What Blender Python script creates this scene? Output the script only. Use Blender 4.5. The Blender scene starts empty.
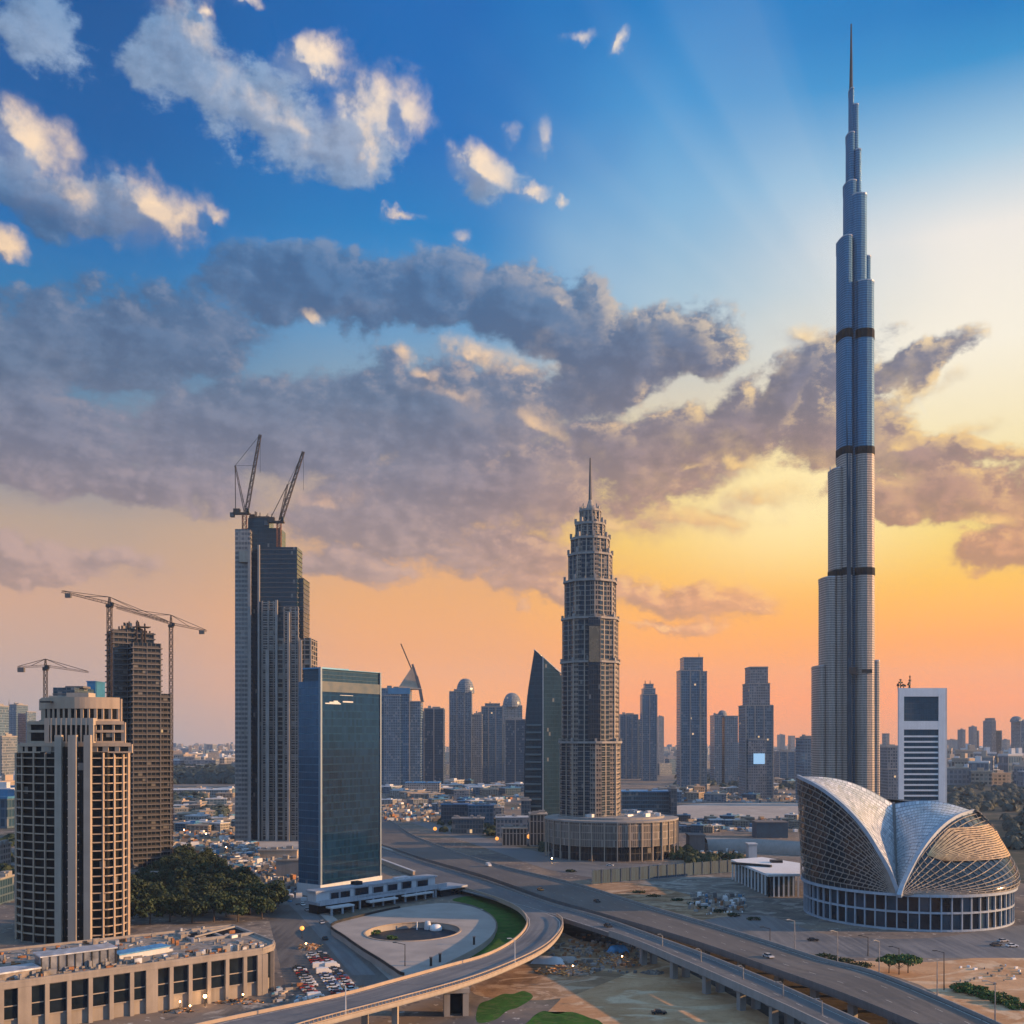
import bpy, bmesh, math, random
from math import sin, cos, pi, atan, atan2, sqrt, radians
from mathutils import Vector, Matrix

random.seed(7)
D = bpy.data
SC = bpy.context.scene
COL = SC.collection

# ------------------------------------------------------------------ camera
CAMH = 80.0          # eye height above the ground, metres
HZ = 738.0           # picture row of the horizon
FPX = 1024.0         # focal length in picture widths * 1024

cam = D.cameras.new("camera")
cam.sensor_width = 36.0
cam.lens = 36.0
cam.shift_y = (HZ - 512.0) / 1024.0
cam.clip_start = 1.0
cam.clip_end = 60000.0
cam_o = D.objects.new("camera", cam)
COL.objects.link(cam_o)
cam_o.location = (0, 0, CAMH)
cam_o.rotation_euler = (radians(90), 0, 0)
SC.camera = cam_o

# ------------------------------------------------------------------ exposure
SC.view_settings.view_transform = 'Standard'
SC.view_settings.look = 'None'
SC.view_settings.exposure = 1.0
SC.view_settings.gamma = 1.0
SC.view_settings.use_curve_mapping = False
SC.cycles.use_denoising = True
SC.cycles.max_bounces = 6
SC.cycles.diffuse_bounces = 3
SC.cycles.glossy_bounces = 3
SC.cycles.transmission_bounces = 4
SC.cycles.volume_bounces = 1
SC.cycles.caustics_reflective = False
SC.cycles.caustics_refractive = False

SUN_AZ = radians(93)     # to the right of the view direction
SUN_EL = radians(13)
REAR = 0.58                # brightness of the clouded sky behind the camera

# ------------------------------------------------------------------ colour helpers
def lin1(c):
    c /= 255.0
    return c / 12.92 if c <= 0.04045 else ((c + 0.055) / 1.055) ** 2.4
def srgb(r, g, b):
    return (lin1(r), lin1(g), lin1(b), 1.0)

# ------------------------------------------------------------------ small node language
class NT:
    def __init__(s, tree):
        s.t = tree
    def node(s, typ, **kw):
        n = s.t.nodes.new(typ)
        for k, v in kw.items():
            setattr(n, k, v)
        return n
    def link(s, a, b):
        s.t.links.new(a, b)
    def put(s, sock, v):
        if isinstance(v, bpy.types.NodeSocket):
            s.t.links.new(v, sock)
        elif v is not None:
            sock.default_value = v
    def m(s, op, a, b=None, c=None, clamp=False):
        n = s.node('ShaderNodeMath', operation=op)
        n.use_clamp = clamp
        s.put(n.inputs[0], a)
        if b is not None: s.put(n.inputs[1], b)
        if c is not None: s.put(n.inputs[2], c)
        return n.outputs[0]
    def vm(s, op, a, b=None, scale=None):
        n = s.node('ShaderNodeVectorMath', operation=op)
        s.put(n.inputs[0], a)
        if b is not None: s.put(n.inputs[1], b)
        if scale is not None: s.put(n.inputs['Scale'], scale)
        return n.outputs['Value'] if op in ('LENGTH', 'DOT_PRODUCT', 'DISTANCE') else n.outputs['Vector']
    def xyz(s, x, y, z):
        n = s.node('ShaderNodeCombineXYZ')
        s.put(n.inputs[0], x); s.put(n.inputs[1], y); s.put(n.inputs[2], z)
        return n.outputs[0]
    def sep(s, v):
        n = s.node('ShaderNodeSeparateXYZ')
        s.put(n.inputs[0], v)
        return n.outputs
    def noise(s, vec, scale, detail=3.0, rough=0.5, dist=0.0, out='Fac', dim='3D', w=None):
        n = s.node('ShaderNodeTexNoise', noise_dimensions=dim)
        if vec is not None and dim != '1D': s.put(n.inputs['Vector'], vec)
        if w is not None: s.put(n.inputs['W'], w)
        n.inputs['Scale'].default_value = scale
        n.inputs['Detail'].default_value = detail
        n.inputs['Roughness'].default_value = rough
        n.inputs['Distortion'].default_value = dist
        return n.outputs[0] if out == 'Fac' else n.outputs['Color']
    def ss(s, v, lo, hi, o0=0.0, o1=1.0, kind='SMOOTHSTEP'):
        n = s.node('ShaderNodeMapRange', interpolation_type=kind)
        s.put(n.inputs[0], v); s.put(n.inputs[1], lo); s.put(n.inputs[2], hi)
        s.put(n.inputs[3], o0); s.put(n.inputs[4], o1)
        return n.outputs[0]
    def mix(s, f, a, b, blend='MIX'):
        n = s.node('ShaderNodeMix', data_type='RGBA', blend_type=blend)
        s.put(n.inputs[0], f); s.put(n.inputs[6], a); s.put(n.inputs[7], b)
        return n.outputs[2]
    def ramp(s, f, stops):
        n = s.node('ShaderNodeValToRGB')
        e = n.color_ramp.elements
        stops = sorted(stops)
        e[0].position, e[0].color = stops[0][0], stops[0][1]
        e[1].position, e[1].color = stops[-1][0], stops[-1][1]
        for p, c in stops[1:-1]:
            k = e.new(p); k.color = c
        s.put(n.inputs[0], f)
        return n.outputs[0]

# ------------------------------------------------------------------ sky
def sky_pt(px, py):
    """direction of a point of the sky as (azimuth, elevation) in milliradians"""
    u = (px - 512.0) / FPX; v = (HZ - py) / FPX
    return 1000 * atan(u), 1000 * atan(v / sqrt(1 + u * u))
def sky_blob(px, py, rx, ry, rot=0.0, w=1.0):
    a, e = sky_pt(px, py)
    return (a, e, rx * (sky_pt(px + 1, py)[0] - a), ry * (e - sky_pt(px, py + 1)[1]), radians(-rot), w)

DARK = [
    (110, 335, 190, 58, -4, 1.0), (40, 425, 190, 62, 0, 1.0), (250, 428, 180, 62, -8, 1.05), (340, 285, 150, 50, -6, 1.0),
    (430, 290, 110, 46, 8, .9), (430, 415, 210, 70, 0, 1.0), (545, 320, 120, 62, 10, 1.15), (655, 345, 105, 50, -8, 1.15),
    (610, 375, 90, 50, -25, 1.0), (490, 480, 210, 62, 0, .95), (800, 385, 110, 44, -22, 1.0), (720, 425, 130, 50, -14, 1.0),
    (905, 368, 80, 24, -14, .85), (920, 455, 120, 22, 10, .85), (960, 490, 130, 34, 8, .95), (880, 490, 70, 30, 10, .9), (1010, 545, 90, 34, 4, .9), (40, 555, 160, 30, 3, .85),
    (150, 480, 150, 30, 4, .85), (560, 585, 90, 24, 2, .62), (680, 600, 120, 24, 4, .66), (650, 628, 90, 12, 0, .5),
    (400, 520, 150, 45, 0, .82), (640, 450, 120, 55, 10, .8), (330, 560, 110, 26, 8, .55), (175, 55, 60, 75, -12, .7),
    (265, 125, 130, 55, 12, .78), (50, 25, 62, 50, 0, .5), (60, 200, 130, 46, 4, .9), (340, 150, 80, 40, 10, .6),
    (478, 172, 42, 30, 0, .6), (500, 555, 120, 40, 6, .6), (0, 350, 120, 60, 0, .8), (840, 440, 90, 40, 0, .8),
]
LIT = [
    (24, 142, 62, 46, 12, 1.0), (75, 195, 95, 36, 10, .55), (152, 214, 66, 44, 6, 1.05), (2, 246, 26, 20, 0, 1.0),
    (190, 35, 44, 44, 20, .45), (312, 66, 48, 30, -6, 1.0), (362, 120, 74, 52, -10, 1.05), (300, 132, 80, 34, 8, .5), (404, 112, 30, 38, 10, .9),
    (482, 168, 36, 26, 20, 1.0), (532, 193, 26, 8, 10, .55), (564, 204, 9, 8, 0, .7), (620, 40, 15, 9, -45, .6),
    (580, 38, 18, 9, -10, .55), (400, 214, 26, 6, 0, .6), 
    (470, 360, 40, 20, 12, .66), (402, 356, 18, 12, 10, .6), (426, 373, 20, 9, 0, .42), (318, 322, 16, 9, 15, .5),
    (512, 130, 9, 13, 10, .28), (545, 140, 8, 15, 0, .25), (464, 241, 7, 5, 0, .2), (217, 219, 14, 12, 0, .6),
    (248, 3, 16, 9, 0, .7), (206, 14, 14, 9, 0, .7), (810, 338, 26, 12, 10, .6), (320, 505, 60, 18, -8, .5), (545, 430, 60, 16, 25, .55),
    (690, 470, 40, 10, -20, .5), (620, 525, 90, 16, 4, .5), (730, 470, 70, 18, -20, .62), (760, 500, 60, 20, 0, .6), (690, 520, 80, 14, 6, .5), (900, 400, 60, 10, -16, .5), (940, 440, 70, 10, -12, .5), (985, 520, 60, 10, 6, .5), (900, 450, 40, 8, -10, .45), (455, 395, 60, 12, 10, .35), (510, 375, 50, 14, 0, .35), (560, 300, 12, 8, 0, .4),
]
def build_clouds_group():
    g = D.node_groups.new("cloud_density", 'ShaderNodeTree')
    g.interface.new_socket("P", in_out='INPUT', socket_type='NodeSocketVector')
    g.interface.new_socket("Dark", in_out='OUTPUT', socket_type='NodeSocketFloat')
    g.interface.new_socket("Lit", in_out='OUTPUT', socket_type='NodeSocketFloat')
    g.interface.new_socket("LitBody", in_out='OUTPUT', socket_type='NodeSocketFloat')
    n = NT(g)
    gi = n.node('NodeGroupInput'); go = n.node('NodeGroupOutput')
    P = gi.outputs[0]
    w1 = n.noise(P, 1 / 85.0, 3, .55, out='Color')
    w2 = n.noise(P, 1 / 26.0, 4, .6, out='Color')
    wa = n.vm('SCALE', n.vm('SUBTRACT', w1, (.5, .5, .5)), scale=62.0)
    wb = n.vm('SCALE', n.vm('SUBTRACT', w2, (.5, .5, .5)), scale=30.0)
    PW = n.vm('ADD', n.vm('ADD', P, wa), wb)
    def field(blobs, vec):
        sx, sy, _ = n.sep(vec)
        v1 = n.xyz(sx, sy, 1.0)
        acc = None
        for b in blobs:
            a, e, rx, ry, rot, w = sky_blob(*b)
            c, s_ = cos(rot), sin(rot)
            X = n.vm('DOT_PRODUCT', v1, (c / rx, s_ / rx, -(a * c + e * s_) / rx))
            Y = n.vm('DOT_PRODUCT', v1, (-s_ / ry, c / ry, (a * s_ - e * c) / ry))
            d = n.m('MULTIPLY_ADD', n.m('SQRT', n.m('MULTIPLY_ADD', X, X, n.m('MULTIPLY', Y, Y))), -w, w)
            acc = d if acc is None else n.m('SMOOTH_MAX', acc, d, 0.18)
        return acc
    fa = field(DARK, PW)
    PB = n.vm('ADD', n.vm('ADD', P, n.vm('SCALE', wa, scale=.28)), n.vm('SCALE', wb, scale=.75))
    fb = field(LIT, PB)
    st = n.vm('MULTIPLY', P, (.62, 1, 1))
    na = n.noise(st, 1 / 64.0, 9, .69)
    nb = n.noise(P, 1 / 38.0, 6, .56)
    da = n.m('ADD', n.m('MAXIMUM', fa, -.6), n.m('MULTIPLY', n.m('SUBTRACT', na, .5), 1.7))
    db = n.m('ADD', n.m('MAXIMUM', n.m('ADD', fb, .14), -.8), n.m('MULTIPLY', n.m('SUBTRACT', nb, .5), 1.5))
    n.link(da, go.inputs[0]); n.link(db, go.inputs[1]); n.link(fb, go.inputs[2])
    return g

def build_world():
    w = D.worlds.new("World")
    SC.world = w
    w.use_nodes = True
    w.node_tree.nodes.clear()
    n = NT(w.node_tree)
    tc = n.node('ShaderNodeTexCoord')
    dirv = n.vm('NORMALIZE', tc.outputs['Generated'])
    x, y, z = n.sep(dirv)
    az = n.m('MULTIPLY', n.m('ARCTAN2', x, y), 1000.0)
    el = n.m('MULTIPLY', n.m('ARCSINE', z), 1000.0)
    P = n.xyz(az, el, 0.0)
    # ---- clear sky: four columns of colour blended by azimuth
    EM = 800.0
    cols = {
        -410: [(0, 0, 84, 152), (120, 0, 92, 162), (220, 6, 106, 176), (300, 40, 122, 178), (400, 95, 135, 165), (480, 150, 150, 155), (520, 186, 162, 142),
               (600, 202, 160, 132), (680, 182, 154, 142), (738, 150, 152, 168)],
        -60: [(0, 0, 103, 182), (150, 0, 110, 188), (230, 25, 128, 196), (300, 75, 150, 205), (380, 140, 168, 188), (450, 196, 172, 150), (540, 228, 176, 122), (600, 234, 168, 98),
              (650, 236, 162, 88), (700, 248, 164, 76), (738, 236, 160, 100)],
        160: [(0, 22, 128, 200), (100, 70, 152, 212), (200, 130, 182, 220), (300, 168, 198, 216), (400, 222, 212, 190), (480, 255, 226, 140), (540, 255, 208, 95), (600, 254, 182, 62),
              (650, 254, 164, 46), (700, 254, 150, 48), (738, 240, 150, 84)],
        420: [(0, 8, 122, 194), (60, 50, 146, 206), (150, 168, 203, 226), (230, 244, 238, 230), (340, 255, 246, 226), (440, 255, 236, 184), (520, 255, 222, 118), (580, 254, 194, 62),
              (640, 254, 162, 36), (700, 254, 148, 44), (738, 228, 146, 88)],
    }
    ef = n.m('DIVIDE', el, EM, clamp=True)
    outs = []
    for a, st in sorted(cols.items()):
        cp = []
        for (py, r, g, b) in st:
            px = 512 + 1024 * math.tan(a / 1000)
            cp.append((min(1, max(0, sky_pt(px, py)[1] / EM)), srgb(r, g, b)))
        top = cp[0][1]
        cp.append((1.0, tuple(c * .85 for c in top[:3]) + (1,)))
        outs.append((a, n.ramp(ef, cp)))
    wob = n.m('MULTIPLY_ADD', n.m('SUBTRACT', n.noise(P, 1 / 160.0, 2, .5), .5), 160.0, az)
    base = outs[0][1]
    for i in range(1, len(outs)):
        base = n.mix(n.ss(wob, outs[i - 1][0], outs[i][0]), base, outs[i][1])
    # pale glow where the sun stands behind the cloud bank
    ga, ge = sky_pt(790, 500)
    gm = n.node('ShaderNodeMapping', vector_type='TEXTURE')
    n.put(gm.inputs[0], P)
    gm.inputs['Location'].default_value = (ga, ge, 0); gm.inputs['Scale'].default_value = (190, 104, 1e6)
    gl = n.m('POWER', n.ss(n.vm('LENGTH', gm.outputs[0]), 1.15, 0.0), 1.5)
    base = n.mix(n.m('MULTIPLY', gl, .85), base, (1.15, .92, .46, 1))
    # crepuscular beams
    ra, re_ = sky_pt(930, 420)
    dx = n.m('SUBTRACT', az, ra); dy = n.m('SUBTRACT', el, re_)
    ang = n.m('ARCTAN2', dy, n.m('MULTIPLY', dx, -1.0))
    beam = n.noise(None, 3.3, 2, .6, dim='1D', w=n.m('ADD', ang, 3.07))
    bm = n.m('MULTIPLY', n.ss(beam, .42, .6), n.m('MULTIPLY', n.ss(ang, .1, .5), n.ss(ang, 1.5, 1.1)))
    bm = n.m('MULTIPLY', bm, n.m('MULTIPLY', n.ss(n.vm('LENGTH', n.xyz(dx, dy, 0.0)), 620.0, 150.0), .10))
    base = n.mix(bm, base, srgb(226, 232, 236))
    # ---- clouds
    grp = build_clouds_group()
    def dens(vec):
        gnode = n.node('ShaderNodeGroup'); gnode.node_tree = grp
        n.put(gnode.inputs[0], vec)
        return gnode.outputs
    d0 = dens(P)
    d1 = dens(n.vm('ADD', P, (10, 5, 0)))
    # tint of the shaded cloud
    EC = lambda py: min(1, max(0, (sky_pt(512, py)[1]) / EM))
    tl = n.ramp(ef, [(EC(20), srgb(82, 130, 178)), (EC(120), srgb(134, 158, 190)), (EC(200), srgb(122, 150, 186)), (EC(265), srgb(66, 108, 154)), (EC(330), srgb(76, 107, 146)), (EC(400), srgb(94, 114, 144)), (EC(470), srgb(126, 126, 144)),
                     (EC(520), srgb(152, 136, 140)), (EC(570), srgb(172, 146, 140)), (EC(630), srgb(190, 150, 130))])
    tr = n.ramp(ef, [(EC(200), srgb(130, 160, 190)), (EC(290), srgb(92, 120, 154)), (EC(350), srgb(90, 104, 134)), (EC(420), srgb(124, 115, 128)), (EC(480), srgb(165, 130, 120)), (EC(540), srgb(190, 138, 108)),
                     (EC(600), srgb(214, 152, 104)), (EC(640), srgb(225, 158, 98))])
    tint = n.mix(n.ss(az, -130.0, 230.0), tl, tr)
    litc = n.mix(n.ss(az, -100.0, 250.0), n.ramp(ef, [(EC(100), srgb(255, 230, 204)), (EC(330), srgb(255, 218, 176)), (EC(450), srgb(222, 184, 160)), (EC(600), srgb(232, 182, 140))]),
                 n.ramp(ef, [(EC(200), srgb(250, 235, 215)), (EC(340), srgb(255, 226, 180)), (EC(450), srgb(255, 214, 140)), (EC(600), srgb(255, 196, 110))]))
    body = n.noise(n.vm('MULTIPLY', P, (.7, 1, 1)), 1 / 45.0, 5, .6)
    rel = n.m('SUBTRACT', d0[0], d1[0])
    tv = n.ss(n.m('ADD', n.m('MULTIPLY', rel, 1.0), n.m('MULTIPLY', n.m('SUBTRACT', body, .5), .7)), -.26, .30)
    tint0 = tint
    tint = n.mix(tv, n.mix(1.0, tint0, (.80, .83, .86, 1), 'MULTIPLY'), n.mix(1.0, tint0, (1.28, 1.25, 1.2, 1), 'MULTIPLY'))
    aA = n.m('MULTIPLY', n.ss(d0[0], .04, .34), .95)
    shade = n.mix(n.m('MULTIPLY', n.ss(body, .48, .78), n.ss(az, -250.0, 300.0, .05, .42)), tint, litc)
    thick = n.ss(d0[0], .15, .95)
    shade = n.mix(n.m('MULTIPLY', thick, .12), shade, n.mix(.5, tint, srgb(50, 70, 105)))
    rim = n.m('MULTIPLY', n.ss(n.m('SUBTRACT', d0[0], d1[0]), .03, .34), n.ss(az, -300.0, 200.0, .14, .9))
    rim = n.m('MULTIPLY', n.m('MULTIPLY', rim, n.ss(d0[0], .85, .3)), n.ss(el, 480.0, 330.0, .15, 1.0))
    shade = n.mix(rim, shade, litc)
    c1 = n.mix(aA, base, shade)
    # sunlit cumulus
    aB = n.ss(d0[1], .0, .9)
    ls = n.m('ADD', n.m('MULTIPLY', n.m('SUBTRACT', d0[2], d1[2]), 1.0), n.m('MULTIPLY', n.m('SUBTRACT', d0[1], d1[1]), .22))
    bl = n.ss(n.m('ADD', ls, n.m('MULTIPLY', n.m('SUBTRACT', body, .5), .45)), -.2, .42)
    fineB = n.noise(P, 1 / 24.0, 6, .62)
    cb = n.mix(n.ss(bl, 0.0, .5), n.mix(.3, tint, srgb(190, 170, 165)), n.mix(.45, tint, litc))
    cb = n.mix(n.ss(bl, .3, 1.0), cb, n.mix(n.m('MULTIPLY', n.ss(fineB, .38, .62), .4), litc, n.mix(.6, tint, litc)))
    c2 = n.mix(n.m('MULTIPLY', aB, n.ss(bl, 0.0, .6, .55, 1.0)), c1, cb)
    # the glow strengthens towards the horizon
    bo = n.ss(el, 230.0, 20.0)
    c2 = n.mix(bo, c2, n.mix(1.0, c2, (1.42, 1.30, 1.06, 1), 'MULTIPLY'))
    front = n.node('ShaderNodeBackground')
    n.put(front.inputs[0], c2); front.inputs[1].default_value = 0.5
    sky = n.node('ShaderNodeTexSky', sky_type='NISHITA')
    sky.sun_disc = False
    sky.sun_elevation = SUN_EL
    sky.sun_rotation = SUN_AZ
    sky.altitude = 50; sky.air_density = 1.0; sky.dust_density = 1.5; sky.ozone_density = 2.0
    back = n.node('ShaderNodeBackground')
    n.put(back.inputs[0], n.mix(1.0, sky.outputs[0], (.10, .24, .60, 1), 'MULTIPLY')); back.inputs[1].default_value = 0.05
    # the pale, evenly clouded sky behind the camera that fills the shade with blue light
    rear = n.node('ShaderNodeBackground')
    rc = n.ramp(n.m('DIVIDE', el, 1571.0, clamp=True), [(0.0, (.27, .37, .50, 1)), (.12, (.32, .46, .64, 1)), (.4, (.28, .48, .72, 1)), (1.0, (.17, .38, .60, 1))])
    n.put(rear.inputs[0], rc); rear.inputs[1].default_value = REAR
    add = n.node('ShaderNodeAddShader')
    n.link(back.outputs[0], add.inputs[0]); n.link(rear.outputs[0], add.inputs[1])
    mx = n.node('ShaderNodeMixShader')
    high = n.ss(el, 800.0, 1250.0)
    n.put(mx.inputs[0], n.m('MAXIMUM', n.ss(n.m('ABSOLUTE', az), 750.0, 1350.0), high))
    n.link(front.outputs[0], mx.inputs[1]); n.link(add.outputs[0], mx.inputs[2])
    o = n.node('ShaderNodeOutputWorld')
    n.link(mx.outputs[0], o.inputs[0])
    w.cycles.sampling_method = 'MANUAL'
    w.cycles.sample_map_resolution = 512
build_world()

# ------------------------------------------------------------------ sun
sun = D.lights.new("sun", 'SUN')
sun.energy = 5.0
sun.angle = radians(0.5)
sun.color = (1.0, 0.54, 0.22)
sun_o = D.objects.new("sun", sun)
COL.objects.link(sun_o)
sd = Vector((sin(SUN_AZ) * cos(SUN_EL), cos(SUN_AZ) * cos(SUN_EL), sin(SUN_EL)))
sun_o.rotation_euler = sd.to_track_quat('Z', 'Y').to_euler()
sun_o.location = (300, 300, 900)

# ------------------------------------------------------------------ from picture to place
def PX(px, Y): return (px - 512.0) / FPX * Y
def PZ(py, Y): return CAMH + (HZ - py) / FPX * Y
def GY(py, z=0.0): return (CAMH - z) * FPX / (py - HZ)
def GP(px, py, z=0.0):
    Y = GY(py, z)
    return (PX(px, Y), Y)
def span(p0, p1, Y, d):
    """left and right x of a box at Y..Y+d whose outline runs from column p0 to p1"""
    u0 = (p0 - 512) / FPX; u1 = (p1 - 512) / FPX
    return (u0 * (Y + d) if u0 > 0 else u0 * Y), (u1 * Y if u1 > 0 else u1 * (Y + d))

# ------------------------------------------------------------------ mesh builder
class MB:
    def __init__(s):
        s.v = []; s.f = []; s.m = []; s.uv = []
    def face(s, pts, mi=0, uv=None):
        b = len(s.v)
        s.v.extend([tuple(p) for p in pts])
        s.f.append(tuple(range(b, b + len(pts))))
        s.m.append(mi)
        if uv is None:
            uv = [(p[0], p[1]) for p in pts]
        s.uv.append(uv)
    def wall(s, a, b, z0, z1, mi=0, u0=0.0, a2=None, b2=None):
        L = math.hypot(b[0] - a[0], b[1] - a[1])
        a2 = a2 or a; b2 = b2 or b
        za, zb = z1 if isinstance(z1, tuple) else (z1, z1)
        s.face([(a[0], a[1], z0), (b[0], b[1], z0), (b2[0], b2[1], zb), (a2[0], a2[1], za)], mi,
               [(u0, z0), (u0 + L, z0), (u0 + L, zb), (u0, za)])
        return u0 + L
    def prism(s, pts, z0, z1, mi=0, cap=None, top=None, bottom=False, wm=None):
        """walls round a ccw outline and a lid; top: outline at z1; wm: material per wall"""
        n = len(pts); u = 0.0
        top = top or pts
        for i in range(n):
            j = (i + 1) % n
            u = s.wall(pts[i], pts[j], z0, z1, wm[i % len(wm)] if wm else mi, u, top[i], top[j])
        if cap is not None:
            s.face([(p[0], p[1], z1) for p in top], cap)
        if bottom:
            s.face([(p[0], p[1], z0) for p in reversed(pts)], cap if cap is not None else mi)
    def box(s, x0, x1, y0, y1, z0, z1, mi=0, cap=None):
        s.prism([(x0, y0), (x1, y0), (x1, y1), (x0, y1)], z0, z1, mi, mi if cap is None else cap, bottom=True)
    def rbox(s, cx, cy, z0, sx, sy, h, rot=0.0, mi=0, cap=None):
        c, q = cos(rot), sin(rot)
        P = [(cx + x * c - y * q, cy + x * q + y * c) for x, y in ((-sx / 2, -sy / 2), (sx / 2, -sy / 2), (sx / 2, sy / 2), (-sx / 2, sy / 2))]
        s.prism(P, z0, z0 + h, mi, mi if cap is None else cap, bottom=True)
    def bar(s, a, b, w, h=None, mi=0):
        a = Vector(a); b = Vector(b); h = h or w
        d = (b - a)
        if d.length < 1e-6: return
        d.normalize()
        up = Vector((0, 0, 1)) if abs(d.z) < .95 else Vector((0, 1, 0))
        sx = d.cross(up).normalized() * (w / 2)
        sy = sx.cross(d).normalized() * (h / 2)
        A = [a - sx - sy, a + sx - sy, a + sx + sy, a - sx + sy]
        B = [p + (b - a) for p in A]
        for i in range(4):
            j = (i + 1) % 4
            s.face([A[i], A[j], B[j], B[i]], mi)
        s.face(A[::-1], mi); s.face(B, mi)
    def tube(s, a, b, r0, r1=None, n=8, mi=0, cap=True):
        a = Vector(a); b = Vector(b); r1 = r0 if r1 is None else r1
        d = (b - a).normalized()
        up = Vector((0, 0, 1)) if abs(d.z) < .95 else Vector((0, 1, 0))
        sx = d.cross(up).normalized(); sy = sx.cross(d)
        A = [a + (sx * cos(t) + sy * sin(t)) * r0 for t in [2 * pi * k / n for k in range(n)]]
        B = [b + (sx * cos(t) + sy * sin(t)) * r1 for t in [2 * pi * k / n for k in range(n)]]
        for i in range(n):
            j = (i + 1) % n
            s.face([A[j], A[i], B[i], B[j]], mi)
        if cap:
            s.face(A, mi); s.face(B[::-1], mi)
    def truss(s, a, b, w, bays, r=None, mi=0, w2=None, h=None):
        """a lattice boom of four chords and zigzag braces"""
        a = Vector(a); b = Vector(b); r = r or w * .14; w2 = w2 or w; h = h or w
        d = (b - a).normalized()
        up = Vector((0, 0, 1)) if abs(d.z) < .9 else Vector((0, 1, 0))
        sx = d.cross(up).normalized(); sy = sx.cross(d).normalized()
        cor = ((-1, -1), (1, -1), (1, 1), (-1, 1))
        def ring(k):
            t = k / bays; q = w + (w2 - w) * t
            return [a.lerp(b, t) + sx * (i * q / 2) + sy * (j * q * h / w / 2) for i, j in cor]
        R = [ring(k) for k in range(bays + 1)]
        for i in range(4):
            s.bar(R[0][i], R[-1][i], r, r, mi)
        for k in range(bays):
            for i in range(4):
                j = (i + 1) % 4
                s.bar(R[k][i] if k % 2 else R[k][j], R[k + 1][j] if k % 2 else R[k + 1][i], r * .7, r * .7, mi)
            for i in range(4):
                s.bar(R[k][i], R[k][(i + 1) % 4], r * .6, r * .6, mi)
    def sheet(s, P, mi=0, uvm=None, flip=False):
        """grid of points P[i][j] as quads; uvm scales the (i, j) index"""
        for i in range(len(P) - 1):
            for j in range(len(P[0]) - 1):
                q = [P[i][j], P[i + 1][j], P[i + 1][j + 1], P[i][j + 1]]
                uv = [(i, j), (i + 1, j), (i + 1, j + 1), (i, j + 1)]
                if flip: q = q[::-1]; uv = uv[::-1]
                if uvm: uv = [(x * uvm[0], y * uvm[1]) for x, y in uv]
                s.face(q, mi, uv)
    def lathe(s, cx, cy, prof, n=16, mi=0, a0=0.0, a1=2 * pi):
        for k in range(n):
            t0 = a0 + (a1 - a0) * k / n; t1 = a0 + (a1 - a0) * (k + 1) / n
            for (r0, z0), (r1, z1) in zip(prof, prof[1:]):
                p = [(cx + r0 * cos(t0), cy + r0 * sin(t0), z0), (cx + r0 * cos(t1), cy + r0 * sin(t1), z0),
                     (cx + r1 * cos(t1), cy + r1 * sin(t1), z1), (cx + r1 * cos(t0), cy + r1 * sin(t0), z1)]
                u0, u1 = t0 * prof[0][0], t1 * prof[0][0]
                uv = [(u0, z0), (u1, z0), (u1, z1), (u0, z1)]
                if r1 < 1e-5: p = p[:3]; uv = uv[:3]
                elif r0 < 1e-5: p = [p[0], p[2], p[3]]; uv = [uv[0], uv[2], uv[3]]
                s.face(p, mi, uv)
    def build(s, name, mats, parent=None, smooth=False, weld=False):
        me = D.meshes.new(name)
        off = Vector((0, 0, 0))
        if parent is not None:
            off = parent.location.copy()
            q = parent.parent
            while q is not None:
                off += q.location; q = q.parent
        me.from_pydata([(p[0] - off.x, p[1] - off.y, p[2] - off.z) for p in s.v], [], s.f)
        if not isinstance(mats, (list, tuple)): mats = [mats]
        for m in mats: me.materials.append(m)
        me.polygons.foreach_set("material_index", [min(k, len(mats) - 1) for k in s.m])
        ul = me.uv_layers.new(name="UVMap")
        flat = []
        for u in s.uv:
            for q in u: flat.extend((q[0], q[1]))
        ul.data.foreach_set("uv", flat)
        if weld:
            bm = bmesh.new(); bm.from_mesh(me)
            bmesh.ops.remove_doubles(bm, verts=bm.verts, dist=0.002)
            bm.to_mesh(me); bm.free()
        if smooth:
            me.polygons.foreach_set("use_smooth", [True] * len(me.polygons))
        me.update()
        o = D.objects.new(name, me)
        COL.objects.link(o)
        if parent is not None: o.parent = parent
        return o

def tag(o, label=None, cat=None, group=None, kind=None):
    if label: o["label"] = label
    if cat: o["category"] = cat
    if group: o["group"] = group
    if kind: o["kind"] = kind
    return o
def thing(name, label, cat, loc=(0, 0, 0), group=None):
    o = D.objects.new(name, None)
    COL.objects.link(o)
    o.location = loc
    o.empty_display_size = 1.0
    return tag(o, label, cat, group)
def structure(name, mb, mat, **k):
    return tag(mb.build(name, mat, **k), kind='structure')
KIDS = {}
def kids(o):
    return [c for c in D.objects if c.parent == o]
def copy_tree(o, loc=None, rz=None, label=None, group=None, sc=None):
    if o.name not in KIDS:
        KIDS[o.name] = [(c, kids(c)) for c in kids(o)]
    r = o.copy(); COL.objects.link(r)
    if loc is not None: r.location = loc
    if rz is not None: r.rotation_euler = (0, 0, rz)
    if sc is not None: r.scale = (sc, sc, sc) if not isinstance(sc, tuple) else sc
    if label: r["label"] = label
    if group: r["group"] = group
    for c, gs in KIDS[o.name]:
        k = c.copy(); COL.objects.link(k); k.parent = r
        for g in gs:
            q = g.copy(); COL.objects.link(q); q.parent = k
    return r
def lerp(a, b, t): return a + (b - a) * t
def pl(tab, x):
    """piecewise linear look-up"""
    if x <= tab[0][0]: return tab[0][1]
    for (a, va), (b, vb) in zip(tab, tab[1:]):
        if x <= b: return va + (vb - va) * (x - a) / (b - a)
    return tab[-1][1]
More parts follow.
